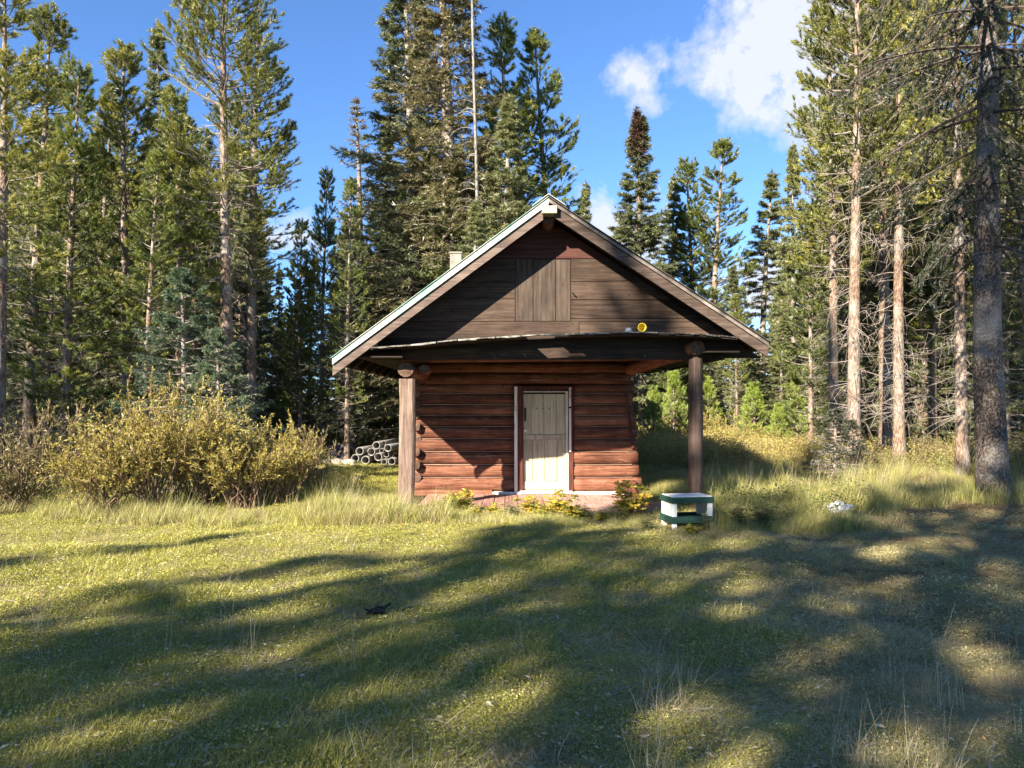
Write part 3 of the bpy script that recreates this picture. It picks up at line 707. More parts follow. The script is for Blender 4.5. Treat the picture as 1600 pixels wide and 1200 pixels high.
prism('lid', [Vector((-.38, -.02, .384)), Vector((.42, -.02, .384)), Vector((.26, -.02, .50)), Vector((-.3, -.02, .50))], (0, .54, 0), M['crate'], cr, .01)
for i, (px, py, s, l_) in enumerate([(511, 724, .13, 'roundish greenish rock at the left end of the rock row'), (524, 722, .15, 'pale angular rock in front of the storage chest'), (535, 725, .12, 'low reddish rock right of the pale angular one'),
                                 (548, 724, .13, 'flat grey rock nearest the pipe pile'), (520, 728, .09, 'small rock at the front of the rock row')]):
    p = at(px, py, 19.6); tag(lump('rock', (p.x, 19.6, p.z), (s * 1.3, s, s * .9), M['rock'], 20 + i, 3, .4), l_, 'rock', 'rocks beside the pipe pile')

# ---------------------------------------------------------------- trees
def needles_from(C, D, tint, n, L, W, rng, spread=(.5, 1.2), along=.08):
    """bundles of needle triangles: centres C, shoot directions D"""
    N = len(C)
    D = nrm(D); r = nrm(rng.randn(N, n, 3)); per = nrm(r - (r * D[:, None]).sum(-1, keepdims=True) * D[:, None])
    th = rng.uniform(spread[0], spread[1], (N, n, 1)); dirn = D[:, None] * np.cos(th) + per * np.sin(th)
    base = C[:, None] + D[:, None] * rng.uniform(-along, along, (N, n, 1))
    l = L * rng.uniform(.7, 1.15, (N, n, 1)); side = nrm(np.cross(dirn, rng.randn(N, n, 3))) * W / 2
    V = np.stack([base - side, base + side, base + dirn * l], 2)
    t = np.repeat(np.clip(tint[:, None] + rng.uniform(-.12, .12, (N, n)), 0, 1)[..., None], 3, -1)
    return V.reshape(-1, 3), t.ravel()

def conifer(seed, H, r0, cb, R, nb, ns, nt, nn, L, W, style, tip_tint=.2, ndead=30, lean=0.0, deadlen=1.0, needle_mat='pine', bark_mat='pine_bark', sparse=0.0, gap=.0):
    rng = np.random.RandomState(seed)
    # trunk
    K = 16; tz = np.linspace(0, 1, K)
    ph = rng.rand(2) * 6; wob = .012 * H
    cx = lambda t: wob * (np.sin(t * 3.1 + ph[0]) - np.sin(ph[0])) * t + lean * H * t * t
    cy = lambda t: wob * (np.sin(t * 2.7 + ph[1]) - np.sin(ph[1])) * t
    tp = np.stack([cx(tz), cy(tz), tz * H - .15 * (tz == 0)], -1)
    tr = r0 * (1 - tz) ** .8 * (1 + .35 * np.exp(-tz * 45)) + .012
    TV, TQ = tubes(tp[None], tr[None], 12)
    # live branches
    u = np.sort(rng.rand(nb) ** (.85 if style != 'spruce' else 1.0)) ; 
    if gap: u = u[vnoise(u * 9, u * 0 + seed, 1.0) > gap]; nb = len(u)
    z = H * (cb + (1 - cb) * u * .985)
    if style == 'spruce': Lb = R * ((1 - u) ** .82 + .02)
    elif style == 'young': Lb = R * ((1 - u) ** 1.0 + .05)
    else: Lb = R * ((1 - u) ** .55) * (.55 + .45 * np.clip(u * 4, 0, 1)) + .12
    Lb = Lb * rng.uniform(.62, 1.18, nb) * (.75 + .5 * vnoise(u * 14, u * 0, 1, seed))
    az = np.arange(nb) * 2.39996 + rng.uniform(-.6, .6, nb)
    if style == 'spruce': e0 = np.radians(-12 + 45 * u ** 2) + rng.uniform(-.15, .15, nb); cv = .35 - .1 * u
    elif style == 'droop': e0 = np.radians(-22 + 30 * u) + rng.uniform(-.15, .15, nb); cv = -.35 + 0 * u
    elif style == 'young': e0 = np.radians(15 + 30 * u) + rng.uniform(-.1, .1, nb); cv = .7 + 0 * u
    else: e0 = np.radians(-2 + 42 * u) + rng.uniform(-.25, .25, nb); cv = .55 + 0 * u
    KB = 6; s = np.linspace(0, 1, KB)
    el = e0[:, None] + cv[:, None] * s; azs = az[:, None] + rng.uniform(-.3, .3, (nb, 1)) * s
    stp = Lb[:, None, None] / (KB - 1) * np.stack([np.cos(el) * np.cos(azs), np.cos(el) * np.sin(azs), np.sin(el)], -1)
    BP = np.cumsum(np.concatenate([np.zeros((nb, 1, 3)), stp[:, :-1]], 1), 1)
    tt = z / H
    BP += np.stack([cx(tt), cy(tt), z], -1)[:, None]
    BR = (.010 + .014 * Lb[:, None]) * (1 - s * .85) * .8
    parts = [tubes(BP, BR, 4)]
    # side shoots
    f = np.sort(rng.uniform(.22 if style != 'pine' else .35, 1.0, (nb, ns)), 1)
    i0 = np.minimum((f * (KB - 1)).astype(int), KB - 2); fr_ = f * (KB - 1) - i0
    bi = np.arange(nb)[:, None]
    SP0 = BP[bi, i0] * (1 - fr_[..., None]) + BP[bi, i0 + 1] * fr_[..., None]
    tdir = nrm(BP[bi, i0 + 1] - BP[bi, i0])
    side = nrm(np.cross(tdir, np.array([0, 0, 1.]))) * np.where(np.arange(ns) % 2, 1, -1)[:, None]
    ang = rng.uniform(.5, 1.15, (nb, ns, 1))
    upj = rng.uniform(-.25, .45, (nb, ns, 1)) if style != 'spruce' else rng.uniform(-.35, .08, (nb, ns, 1))
    if style == 'droop': upj = rng.uniform(-1.3, -.3, (nb, ns, 1))
    sdir = nrm(tdir * np.cos(ang) + side * np.sin(ang) + np.array([0, 0, 1.]) * upj)
    SL = (Lb[:, None] * (.42 * (1.15 - f)) + .10) * rng.uniform(.7, 1.3, (nb, ns)) 
    if style == 'pine': SL = SL * 1.1 + .05
    KS = 4; s2 = np.linspace(0, 1, KS)
    bend = np.array([0, 0, 1.]) * (.25 if style in ('pine', 'young') else -.15)
    SP = SP0[:, :, None] + (sdir[:, :, None] * s2[:, None] + bend * (s2[:, None] ** 2)) * SL[:, :, None, None]
    parts.append(tubes(SP.reshape(-1, KS, 3), np.broadcast_to(.007 * (1 - s2 * .7), (nb * ns, KS)), 3))
    # needle tufts along shoots
    g_ = rng.uniform(.15 if style != 'pine' else .35, 1.05, (nb, ns, nt, 1))
    TC = SP0[:, :, None] + (sdir[:, :, None] * g_ + bend * g_ ** 2) * SL[:, :, None, None]
    TD = np.broadcast_to(sdir[:, :, None], TC.shape) + np.array([0, 0, .5 if style in ('pine', 'young') else 0])
    br_t = rng.uniform(.1, .75, (nb, 1, 1)); tn = br_t * .5 + rng.uniform(-.05, .25, (nb, ns, 1)) + rng.uniform(0, .25, (nb, ns, nt)) + tip_tint * g_[..., 0] * f[..., None] * .6
    keep = rng.rand(nb, ns, nt) > np.maximum(sparse, np.clip((u - .72) / .28, 0, 1) * (.62 if style == 'pine' else .3))[:, None, None]
    C1, D1, t1 = TC[keep], TD[keep], tn[keep]
    # tips of main branches and the leader
    gm = rng.uniform(.45, 1, (nb, 6)); j0 = np.minimum((gm * (KB - 1)).astype(int), KB - 2); fm = (gm * (KB - 1) - j0)[..., None]
    C2 = (BP[bi, j0] * (1 - fm) + BP[bi, j0 + 1] * fm).reshape(-1, 3); D2 = nrm(BP[bi, j0 + 1] - BP[bi, j0]).reshape(-1, 3); t2 = rng.uniform(.2, .7, len(C2))
    k = 14; zt = rng.uniform(.94, 1.0, k); C3 = np.stack([cx(zt), cy(zt), zt * H], -1); D3 = np.tile([0, 0, 1.], (k, 1)) + rng.randn(k, 3) * .3
    C = np.concatenate([C1, C2, C3]); D = np.concatenate([D1, D2, D3]); t = np.concatenate([t1, t2, rng.uniform(.2, .8, k)])
    NV, Nt = needles_from(C, D, t, nn, L, W, rng, (.35, 1.15) if style in ('pine', 'young') else (.5, 1.35), L * .6)
    out = {}
    out['trunk'] = mesh_np('trunk', TV, quads=TQ, mat=M[bark_mat], smooth=True)
    out['crown'] = mesh_np('crown', NV, tris=np.arange(len(NV)).reshape(-1, 3), mat=M[needle_mat], tint=Nt)
    # dead lower twigs
    if ndead:
        zd = H * rng.uniform(.08, cb + .25, ndead); Ld = deadlen * rng.uniform(.35, 1.25, ndead); ad = rng.uniform(0, 2 * PI, ndead); ed = rng.uniform(-.5, .25, ndead)
        s3 = np.linspace(0, 1, 5)
        e3 = ed[:, None] + rng.uniform(-.9, .6, (ndead, 1)) * s3; a3 = ad[:, None] + rng.uniform(-.7, .7, (ndead, 1)) * s3
        st_ = Ld[:, None, None] / 4 * np.stack([np.cos(e3) * np.cos(a3), np.cos(e3) * np.sin(a3), np.sin(e3)], -1)
        DP_ = np.cumsum(np.concatenate([np.zeros((ndead, 1, 3)), st_[:, :-1]], 1), 1) + np.stack([cx(zd / H), cy(zd / H), zd], -1)[:, None]
        parts.append(tubes(DP_, .011 * (1 - s3 * .75) * np.ones((ndead, 1)), 3))
        m_ = 5; ii = rng.randint(1, 5, (ndead, m_)); S0 = DP_[np.arange(ndead)[:, None], ii].reshape(-1, 3); sd_ = nrm(rng.randn(len(S0), 3) + np.array([0, 0, -.3])) * rng.uniform(.15, .45, (len(S0), 1)) * deadlen
        parts.append(tubes(S0[:, None] + sd_[:, None] * s2[:, None] + np.array([0, 0, -.08]) * s2[:, None] ** 2, .006 * (1 - s2 * .6) * np.ones((len(S0), 1)), 3))
    BV, BQ = join(parts)
    out['branches'] = mesh_np('branches', BV, quads=BQ, mat=M['twig'])
    return out, H

V = {}
pk = dict(style='pine', L=.115, W=.017)
V['P0'] = conifer(1, 16, .17, .22, 2.1, 120, 9, 5, 19, needle_mat='pine', ndead=60, gap=.14, **pk)
V['P1'] = conifer(2, 17, .18, .34, 1.95, 105, 9, 5, 19, needle_mat='pine', ndead=80, gap=.16, **pk)
V['P2'] = conifer(3, 14, .13, .10, 1.75, 130, 8, 5, 19, needle_mat='pine2', ndead=40, gap=.10, **pk)
V['P3'] = conifer(4, 18, .19, .42, 2.7, 110, 11, 5, 19, needle_mat='pine', ndead=120, deadlen=1.4, gap=.15, **pk)
V['P4'] = conifer(5, 16, .14, .20, 1.6, 120, 8, 5, 19, needle_mat='pine2', ndead=80, gap=.12, **pk)
sk = dict(style='spruce', L=.125, W=.026, bark_mat='spruce_bark')
V['S0'] = conifer(11, 17, .24, .03, 3.0, 250, 16, 4, 8, needle_mat='spruce', ndead=30, **sk)
V['S1'] = conifer(12, 13, .15, .04, 1.8, 220, 12, 4, 8, needle_mat='spruce', ndead=20, **sk)
V['S2'] = conifer(13, 12, .12, .05, 1.3, 190, 9, 4, 8, needle_mat='spruce', ndead=20, **sk)
V['S3'] = conifer(14, 4.6, .08, .03, 1.9, 110, 18, 5, 9, style='spruce', L=.07, W=.013, bark_mat='spruce_bark', needle_mat='spruce_blue', ndead=0)
V['S4'] = conifer(15, 16, .22, .06, 2.6, 210, 14, 4, 8, needle_mat='rust_spruce', ndead=60, gap=.06, **sk)
V['Y0'] = conifer(21, 2.9, .045, .03, .85, 60, 8, 4, 10, style='young', L=.085, W=.011, needle_mat='young', ndead=0)
V['Y1'] = conifer(22, 2.2, .04, .03, .72, 52, 8, 4, 10, style='young', L=.08, W=.011, needle_mat='young', ndead=0)
V['T0'] = conifer(23, 1.9, .04, .02, .85, 70, 9, 4, 9, style='spruce', L=.05, W=.009, bark_mat='spruce_bark', needle_mat='spruce_dark', ndead=0)
V['D0'] = conifer(24, 14, .14, .25, 1.3, 120, 7, 1, 6, style='spruce', L=.10, W=.022, bark_mat='spruce_bark', needle_mat='rust_spruce', ndead=160, deadlen=1.3, sparse=.35)

# thin bleached snag
def snag(seed, H, r0):
    rng = np.random.RandomState(seed); K = 18; t = np.linspace(0, 1, K)
    tp = np.stack([.12 * np.sin(t * 5), .08 * np.cos(t * 4), t * H], -1)
    TV, TQ = tubes(tp[None], (r0 * (1 - t * .55))[None], 9)
    n = 40; z = H * rng.uniform(.35, .95, n); a = rng.uniform(0, 2 * PI, n); L_ = rng.uniform(.3, 1.0, n); s = np.linspace(0, 1, 5)
    e = rng.uniform(.1, .8, n)[:, None] - 1.6 * s
    st_ = L_[:, None, None] / 4 * np.stack([np.cos(e) * np.cos(a)[:, None], np.cos(e) * np.sin(a)[:, None], np.sin(e)], -1)
    BP = np.cumsum(np.concatenate([np.zeros((n, 1, 3)), st_[:, :-1]], 1), 1); BP[..., 2] += z[:, None]
    BV, BQ = tubes(BP, .014 * (1 - .7 * s) * np.ones((n, 1)), 3)
    return {'trunk': mesh_np('trunk', TV, quads=TQ, mat=M['snag'], smooth=True), 'branches': mesh_np('branches', BV, quads=BQ, mat=M['snag'])}, H
V['W0'] = snag(31, 16, .068)

R2 = np.random.RandomState(77)
NAME = {'P': 'pine_tree', 'S': 'spruce_tree', 'Y': 'young_pine', 'T': 'young_spruce', 'D': 'dying_spruce', 'W': 'dead_snag', 'H': 'spruce_tree'}
CAT = {'P': 'pine', 'S': 'spruce', 'Y': 'young pine', 'T': 'young spruce', 'D': 'dying spruce', 'W': 'dead tree', 'H': 'spruce'}
def plant(kind, x, y, H, label, group=None, wide=1.0, rz=None, matov=None):
    parts, H0 = V[kind]
    o = empty(NAME[kind[0]], (x, y, float(gz(x, y))), R2.uniform(0, 6.28) if rz is None else rz)
    s = H / H0; o.scale = (s * wide, s * wide, s)
    tag(o, label, CAT[kind[0]], group)
    for n_, me in parts.items():
        c = link(n_, me, o)
        if n_ == 'branches' : c['kind'] = 'stuff'
    return o
def plant_px(kind, px, top, d, label, group=None, wide=1.0, rz=None):
    p = at(px, top, d); return plant(kind, p.x, d, p.z, label, group, wide, rz)

FL, FC, FR = 'tall conifers at the left edge of the clearing', 'tall conifers behind the cabin', 'tall conifers at the right edge of the clearing'
hero = [
 ('P1', 12, -70, 15.5, 'dark straight pine at the very left edge of the photo', FL, 1),
 ('P0', 58, 15, 19, 'bushy pine, second tree from the left edge', FL, 1.0),
 ('P2', 112, 95, 18, 'shorter pine with a pointed top between the two leftmost tall pines and the paired tops', FL, 1),
 ('S2', 158, 110, 23, 'thin dark spruce spire half hidden among the left pines', FL, 1),
 ('P0', 208, 70, 21, 'sunlit yellow-green pine with a blunt top left of the slender spire', FL, 1),
 ('S2', 262, 45, 24, 'slender spruce spire with a bare needle-like tip on the left', FL, .9),
 ('P2', 285, 140, 20, 'dense pine right below the slender spire', FL, 1),
 ('P4', 235, 240, 17, 'dark mid-height pine above the left end of the yellow willow', FL, 1.1),
 ('P4', 312, 190, 22, 'narrow sunlit pine just left of the tallest left pine', FL, 1),
 ('P3', 364, -120, 19, 'tallest left pine with orange lit trunk and open spreading crown', FL, .95),
 ('P1', 398, 40, 22, 'full pine standing right behind the tallest left pine', FL, 1.05),
 ('S1', 335, 330, 24, 'dark spruce filling the gap behind the blue-green spruce', FL, 1),
 ('P4', 80, 250, 22, 'shaded pine deep behind the leftmost pines', FL, 1),
 ('P2', 180, 260, 24, 'shaded pine behind the mid-height pine on the left', FL, 1),
 ('S3', 292, 425, 14.6, 'small blue-green spruce behind the yellow willow', FL, 1),
 ('S3', 345, 520, 13.6, 'low pale spruce with sunlit branch tips right beside the yellow willow', FL, 1),
 ('S1', 383, 300, 28, 'dark full spruce filling the gap right of the tallest left pine', FL, 1.3),
 ('S2', 437, 420, 30, 'slim far spruce seen in the sky gap left of the cabin', FC, .8),
 ('P2', 472, 345, 24, 'pine with dark left flank right of the sky gap', FC, 1),
 ('P2', 505, 268, 24, 'sunlit pine with twin tip left of the dying spruce', FC, .9),
 ('P4', 545, 285, 21, 'yellow-green pine in front of the dying spruce', FC, 1),
 ('D0', 560, 150, 26, 'dying bare-topped spruce with drooping brown twigs', FC, 1.5),
 ('S2', 592, 190, 27, 'narrow spruce just right of the dying spruce', FC, 1),
 ('S1', 606, 380, 25.5, 'lower spruce above the left end of the cabin roof', FC, 1),
 ('S0', 652, -60, 24, 'huge ragged spruce left of the bleached snag', FC, 1.3),
 ('S4', 705, -150, 23, 'tallest browning spruce right behind the bleached snag', FC, 1.3),
 ('W0', 742, -90, 20.5, 'thin bleached bare snag in front of the huge spruces', FC, 1),
 ('S1', 790, 165, 21, 'pale green spruce directly above the cabin ridge, left of the peak', FC, 1.35),
 ('P2', 793, 38, 25, 'narrow pine with a pointed top right of the bleached snag', FC, 1.2),
 ('P4', 862, 58, 26, 'lone narrow pine above the roof peak', FC, 1.3),
 ('S1', 700, 270, 22.5, 'dense spruce just above the left roof slope', FC, 1.4),
 ('S1', 740, 320, 19, 'browning spruce touching the roof slope below the snag', FC, 1.4),
 ('S2', 905, 282, 38, 'small far spruce just right of the roof peak', FC, .9),
 ('S1', 995, 175, 26, 'conical spruce with a rust-red tip above the right roof slope', FC, 1.3),
 ('S2', 1048, 272, 29, 'narrow dark spruce right of the rust-tipped spruce', FC, 1.0),
 ('P2', 1082, 250, 29, 'left half of the twin pines above the right roof slope', FC, 1.3),
 ('P4', 1108, 218, 28, 'right and taller half of the twin pines above the right roof slope', FC, 1.45),
 ('S2', 1187, 268, 30, 'slim grey-green spruce standing alone right of the roof', FR, 1.4),
 ('S1', 1237, 230, 27, 'full pale spruce left of the tall right pines', FR, .9),
 ('P2', 1262, 330, 21, 'bright green pine with low branches in front of the pale spruce', FR, 1.1),
 ('S1', 1140, 420, 26, 'bushy spruce beyond the right end of the roof', FR, 1.2),
 ('P3', 1322, -180, 18, 'tall pine with a curving pale trunk and wide crown beside the cloud', FR, 1.0),
 ('P1', 1294, -10, 20, 'pine with shaded trunk just left of the curving pale trunk', FR, 1),
 ('P1', 1372, -60, 21, 'left one of two pale trunks standing close together', FR, 1.1),
 ('P3', 1391, -160, 18.5, 'right one of two pale trunks standing close together, hung with dead twigs', FR, .9),
 ('P3', 1487, -170, 16.5, 'thick lit trunk with shaded foot left of the nearest spruce', FR, .9),
 ('P0', 1430, -30, 23, 'pine with sunny crown between the paired trunks and the thick lit trunk', FR, 1),
 ('P4', 1462, 40, 27, 'thin far trunk just left of the thick lit trunk', FR, 1.1),
 ('P0', 1350, 20, 25, 'pine filling the gap behind the curving pale trunk', FR, 1),
 ('P2', 1525, 60, 24, 'green pine right behind the nearest spruce trunk', FR, 1.2),
 ('P1', 1597, -60, 17.5, 'pale trunk cut by the right edge of the photo', FR, 1),
 ('S1', 1340, 300, 24, 'dark spruce in the shade behind the paired trunks', FR, 1.1),
 ('S1', 1440, 330, 23, 'dark spruce behind the thick lit trunk', FR, 1.1),
 ('P0', 1575, 80, 27, 'sunlit far pine right of the nearest spruce trunk', FR, 1),
 ('Y0', 1052, 582, 23, 'bright young pine seen between cabin wall and right post', 'young pines beyond the right post', 1),
 ('Y1', 1020, 615, 21.5, 'small bright young pine close to the cabin corner', 'young pines beyond the right post', 1),
 ('Y0', 1108, 595, 25, 'pale young pine just right of the right post', 'young pines beyond the right post', 1),
 ('Y1', 1178, 608, 22, 'round young pine in front of the slim grey-green spruce', 'young pines beyond the right post', 1.2),
 ('Y0', 1244, 588, 21.5, 'brightest conical young pine by the dark young spruce', 'young pines beyond the right post', 1.1),
 ('Y1', 1215, 635, 21, 'low young pine between the round and the conical one', 'young pines beyond the right post', 1.1),
 ('T0', 1303, 636, 15.6, 'dark young spruce at the foot of the curving pale trunk', None, 1.0),
 ('T0', 1332, 655, 17, 'smaller dark young spruce right behind the other young spruce', None, 1.0),
]
for h in hero:
    o = plant_px(*h[:6], wide=h[6] * (1.18 if h[5] == FL and h[0][0] != 'S' else 1))
    if 'rust-red tip' in h[4]:
        # rusty needles on the top third: a crown of its own colour
        rng = np.random.RandomState(3); n = 330; H0 = 13; zt = H0 * (1 - .15 * rng.rand(n) ** .8); rr = (H0 - zt) * .13 * np.sqrt(rng.rand(n)); a = rng.rand(n) * 6.28
        NV, Nt = needles_from(np.stack([rr * np.cos(a), rr * np.sin(a), zt], -1), np.stack([np.cos(a), np.sin(a), .2 + 0 * a], -1), rng.rand(n), 8, .13, .03, rng)
        link('rusty_tip', mesh_np('rusty_tip', NV, tris=np.arange(len(NV)).reshape(-1, 3), mat=M['red_needles'], tint=Nt), o)

# nearest spruce at the right: own mesh, thick flaky trunk, hanging branches; bark, twigs and needles darkened as painted shade
hp, hH = conifer(41, 15, .26, .24, 2.7, 125, 14, 7, 12, L=.06, W=.011, style='droop', needle_mat='spruce_dark', bark_mat='spruce_bark', ndead=30, deadlen=.9)
rng = np.random.RandomState(4); K, S = 260, 40
tz = np.linspace(0, 1, K) ** 1.6; th = np.linspace(0, 2 * PI, S, endpoint=False)
TZ, TH = np.meshgrid(tz, th, indexing='ij')
rad = .225 * (1 - TZ) ** .85 * (1 + .30 * np.exp(-TZ * 60)) + .015
fl_ = vnoise(TH * 7, TZ * 190, 1) * .5 + vnoise(TH * 14, TZ * 420, 1, 3) * .5
seam = np.minimum(TH, 2 * PI - TH) < .35
rad = rad * (1 + .10 * (fl_ - .5) * np.where(seam, .3, 1)) + .02 * np.cos(3 * TH + 1) * np.exp(-TZ * 22)
VV = np.stack([rad * np.cos(TH) + .05 * np.sin(TZ * 9), rad * np.sin(TH), TZ * 15 - .1], -1).reshape(-1, 3); idx = np.arange(K * S).reshape(K, S)
q = np.stack([idx[:-1], np.roll(idx, -1, 1)[:-1], np.roll(idx, -1, 1)[1:], idx[1:]], -1).reshape(-1, 4)
hp['trunk'] = mesh_np('trunk', VV, quads=q, mat=M['shaded_bark'], smooth=True)
hp['branches'].materials[0] = M['shaded_twig']
V['H0'] = (hp, hH)
p = at(1553, 790, 12.0)
ho = plant('H0', p.x, 12.0, 15, 'nearest thick spruce trunk with flaky bark and dark hanging branches', FR, 1, rz=2.0)

# deeper wood behind the front rows
def fill_top(px, rng):
    xs = [-400, 0, 300, 400, 430, 460, 520, 600, 700, 800, 870, 900, 1150, 1250, 1300, 1600, 2000]
    ys = [150, 200, 220, 260, 440, 440, 380, 300, 230, 260, 470, 480, 480, 380, 200, 120, 100]
    return np.interp(px, xs, ys) + rng.uniform(-30, 90)
rng = np.random.RandomState(123); placed = []
fl_n = 0
bins = [(60, 'at the left edge behind the leftmost pine', 0), (130, 'behind the bushy pine near the left edge', 0), (200, 'left of the sunlit blunt-topped pine', 0), (270, 'behind the slender spire on the left', 0), (340, 'behind the small blue-green spruce', 0), (440, 'behind the tallest left pine', 0),
        (520, 'in the sky gap left of the cabin', 1), (600, 'above the left eave of the roof', 1), (700, 'above the middle of the left roof slope', 1), (790, 'above the flue', 1), (870, 'behind the roof peak', 1), (960, 'just right of the roof peak', 1), (1060, 'above the middle of the right roof slope', 1), (1180, 'above the right eave of the roof', 1),
        (1260, 'behind the conical young pine', 2), (1340, 'behind the curving pale trunk', 2), (1410, 'behind the paired pale trunks', 2), (1480, 'left of the thick lit trunk', 2), (1550, 'between thick lit trunk and nearest spruce', 2), (9999, 'right of the nearest spruce trunk', 2)]
SHAPE = {'P4': 'narrow pine', 'P2': 'bushy low-branched pine', 'P1': 'pine with bare lower trunk', 'S2': 'slim spruce', 'S1': 'full spruce'}
while fl_n < 185:
    y = rng.uniform(22, 56); px = rng.uniform(-50, 1650); x = (px - 800) / F * y
    if any((x - a) ** 2 + (y - b) ** 2 < 1.7 for a, b in placed): continue
    if 480 < px < 650 and y < 28: continue
    placed.append((x, y)); fl_n += 1
    kind = rng.choice(['P4', 'P2', 'S2', 'S1', 'P1', 'S1']); H = at(px, fill_top(px, rng), y).z
    place, z_ = next((q_[1], q_[2]) for q_ in bins if px < q_[0])
    dist = 'close' if y < 31 else ('farther' if y < 43 else 'distant')
    plant(kind, x, y, H, '%s %s %s' % (dist, SHAPE[kind], place), ['wood on the left', 'wood behind the cabin', 'wood on the right'][z_] + (' pines' if kind[0] == 'P' else ' spruces'), wide=rng.uniform(1.0, 1.5) if H < 9 else 1.15)

# trees behind and beside the viewer, whose shade falls across the lawn
NV_ = Vector((.788, -.615, 0))
shade = [(-2.6, 23, 'P1', 19), (-3.9, 20, 'P1', 18.5, .9), (.3, 21, 'P3', 20), (.2, 13, 'P4', 15), (4.6, 23, 'P3', 20), (8.6, 18, 'P1', 18), (-1.0, 10, 'P0', 20), (-1.7, 15, 'P4', 17), (1.6, 14, 'P1', 17), (3.4, 27, 'P4', 21), (3.6, 15, 'P4', 17),
         (5.4, 12, 'P1', 16), (7.6, 15, 'P3', 18), (10.2, 13, 'P1', 17), (12.3, 13, 'P1', 16), (-5.3, 17.5, 'S1', 25.5, .42),
         (-6.4, 22, 'P4', 15.0, .7), (-8.3, 17, 'P4', 12, .8), (-15.0, 16, 'P0', 15), (-16.4, 12, 'S1', 14), (-18, 15, 'P1', 17), (-19.5, 11, 'S0', 15), (-21.2, 15, 'P0', 17), (-22.8, 9, 'S1', 15), (-24.5, 14, 'S0', 17), (-26.5, 10, 'S0', 16), (-28.5, 13, 'P0', 16), (-30.5, 10, 'S0', 16)]
for rec in shade:
    u_, s_, k_, H_t = rec[:4]
    p = NV_ * u_ - SUN_T * s_
    plant(k_, p.x, p.y, H_t, 'tall %s behind the viewer shading the lawn' % CAT[k_[0]], 'trees behind the viewer', rec[4] if len(rec) > 4 else 1.0)

# ---------------------------------------------------------------- shrubs and leafy plants
def leaves(C, D, tint, L, W, rng):
    N = len(C); D = nrm(D); side = nrm(np.cross(D, rng.randn(N, 3))); nv = np.cross(D, side)
    l = L * rng.uniform(.6, 1.2, (N, 1)); w = W * rng.uniform(.7, 1.2, (N, 1)) / 2
    a = C; b = C + D * l * .45 + side * w + nv * w * .3; c = C + D * l; d = C + D * l * .45 - side * w + nv * w * .3
    Vv = np.stack([a, b, c, d], 1).reshape(-1, 3); q = np.arange(4 * N).reshape(-1, 4)
    return Vv, q, np.repeat(tint, 4)
def shrub(seed, H, Rr, nstem, nsub, nleaf, L, W, mat, bare=.35):
    rng = np.random.RandomState(seed); K = 7; s = np.linspace(0, 1, K)
    az = rng.uniform(0, 2 * PI, nstem); out = Rr * np.sqrt(rng.rand(nstem)) ; hh = H * rng.uniform(.7, 1.05, nstem) * (1 - .35 * (out / Rr) ** 2)
    b0 = rng.randn(nstem, 2) * .12 * Rr
    P = np.stack([b0[:, :1] + out[:, None] * np.cos(az)[:, None] * s ** 1.3, b0[:, 1:] + out[:, None] * np.sin(az)[:, None] * s ** 1.3, hh[:, None] * (s * 1.25 - .25 * s ** 2)], -1)
    P[:, 1:] += rng.randn(nstem, K - 1, 3) * .03
    parts = [tubes(P, .013 * (1 - s * .75) * rng.uniform(.6, 1.2, (nstem, 1)), 4)]
    f = rng.uniform(bare, 1, (nstem, nsub)); i0 = np.minimum((f * (K - 1)).astype(int), K - 2); fr = (f * (K - 1) - i0)[..., None]; bi = np.arange(nstem)[:, None]
    S0 = P[bi, i0] * (1 - fr) + P[bi, i0 + 1] * fr; td = nrm(P[bi, i0 + 1] - P[bi, i0])
    sd = nrm(td * .8 + rng.randn(nstem, nsub, 3) * .55 + np.array([0, 0, .25])); SL = rng.uniform(.15, .42, (nstem, nsub, 1)) * H / 1.7
    s2 = np.linspace(0, 1, 3)
    SPp = (S0[:, :, None] + sd[:, :, None] * s2[:, None] * SL[:, :, None]).reshape(-1, 3, 3)
    parts.append(tubes(SPp, .004 * (1 - s2 * .6) * np.ones((len(SPp), 1)), 3))
    g_ = rng.uniform(.1, 1.05, (nstem, nsub, nleaf, 1)); C = (S0[:, :, None] + sd[:, :, None] * g_ * SL[:, :, None]).reshape(-1, 3)
    D = (np.broadcast_to(sd[:, :, None], (nstem, nsub, nleaf, 3)) * .8 + rng.randn(nstem, nsub, nleaf, 3) * .55 + np.array([0, 0, .2])).reshape(-1, 3)
    t = (rng.uniform(.1, .8, (nstem, nsub, 1)) * .6 + rng.uniform(0, .45, (nstem, nsub, nleaf))).ravel()
    Vv, q, tt = leaves(C, D, t, L, W, rng)
    BV, BQ = join(parts)
    return {'stems': mesh_np('stems', BV, quads=BQ, mat=M['stem']), 'foliage': mesh_np('foliage', Vv, quads=q, mat=mat, tint=tt)}
SH = {'A': shrub(51, 1.95, 1.15, 52, 10, 24, .062, .020, M['willow']), 'B': shrub(52, 1.5, .95, 46, 10, 21, .06, .019, M['willow']),
      'C': shrub(53, 1.25, .9, 34, 7, 9, .06, .02, M['willow_dull'], .2)}
def put_shrub(k, px, d, s, label, group, name='willow_shrub', cat='shrub', sx=1.0):
    x = (px - 800) / F * d; o = empty(name, (x, d, float(gz(x, d)) - .02), R2.uniform(0, 6.28)); o.scale = (s * sx, s * sx, s)
    tag(o, label, cat, group)
    for n_, me in SH[k].items():
        c = link(n_, me, o)
        if n_ == 'stems': c['kind'] = 'stuff'
    return o
WG = 'yellow willow shrubs left of the cabin'
put_shrub('A', 245, 11.6, 1.0, 'tallest yellow willow shrub, left in the golden clump', WG)
put_shrub('A', 312, 12.1, .95, 'full yellow willow shrub in the middle of the golden clump', WG)
put_shrub('B', 385, 12.0, .95, 'orange-tinged willow shrub right of the middle of the golden clump', WG)
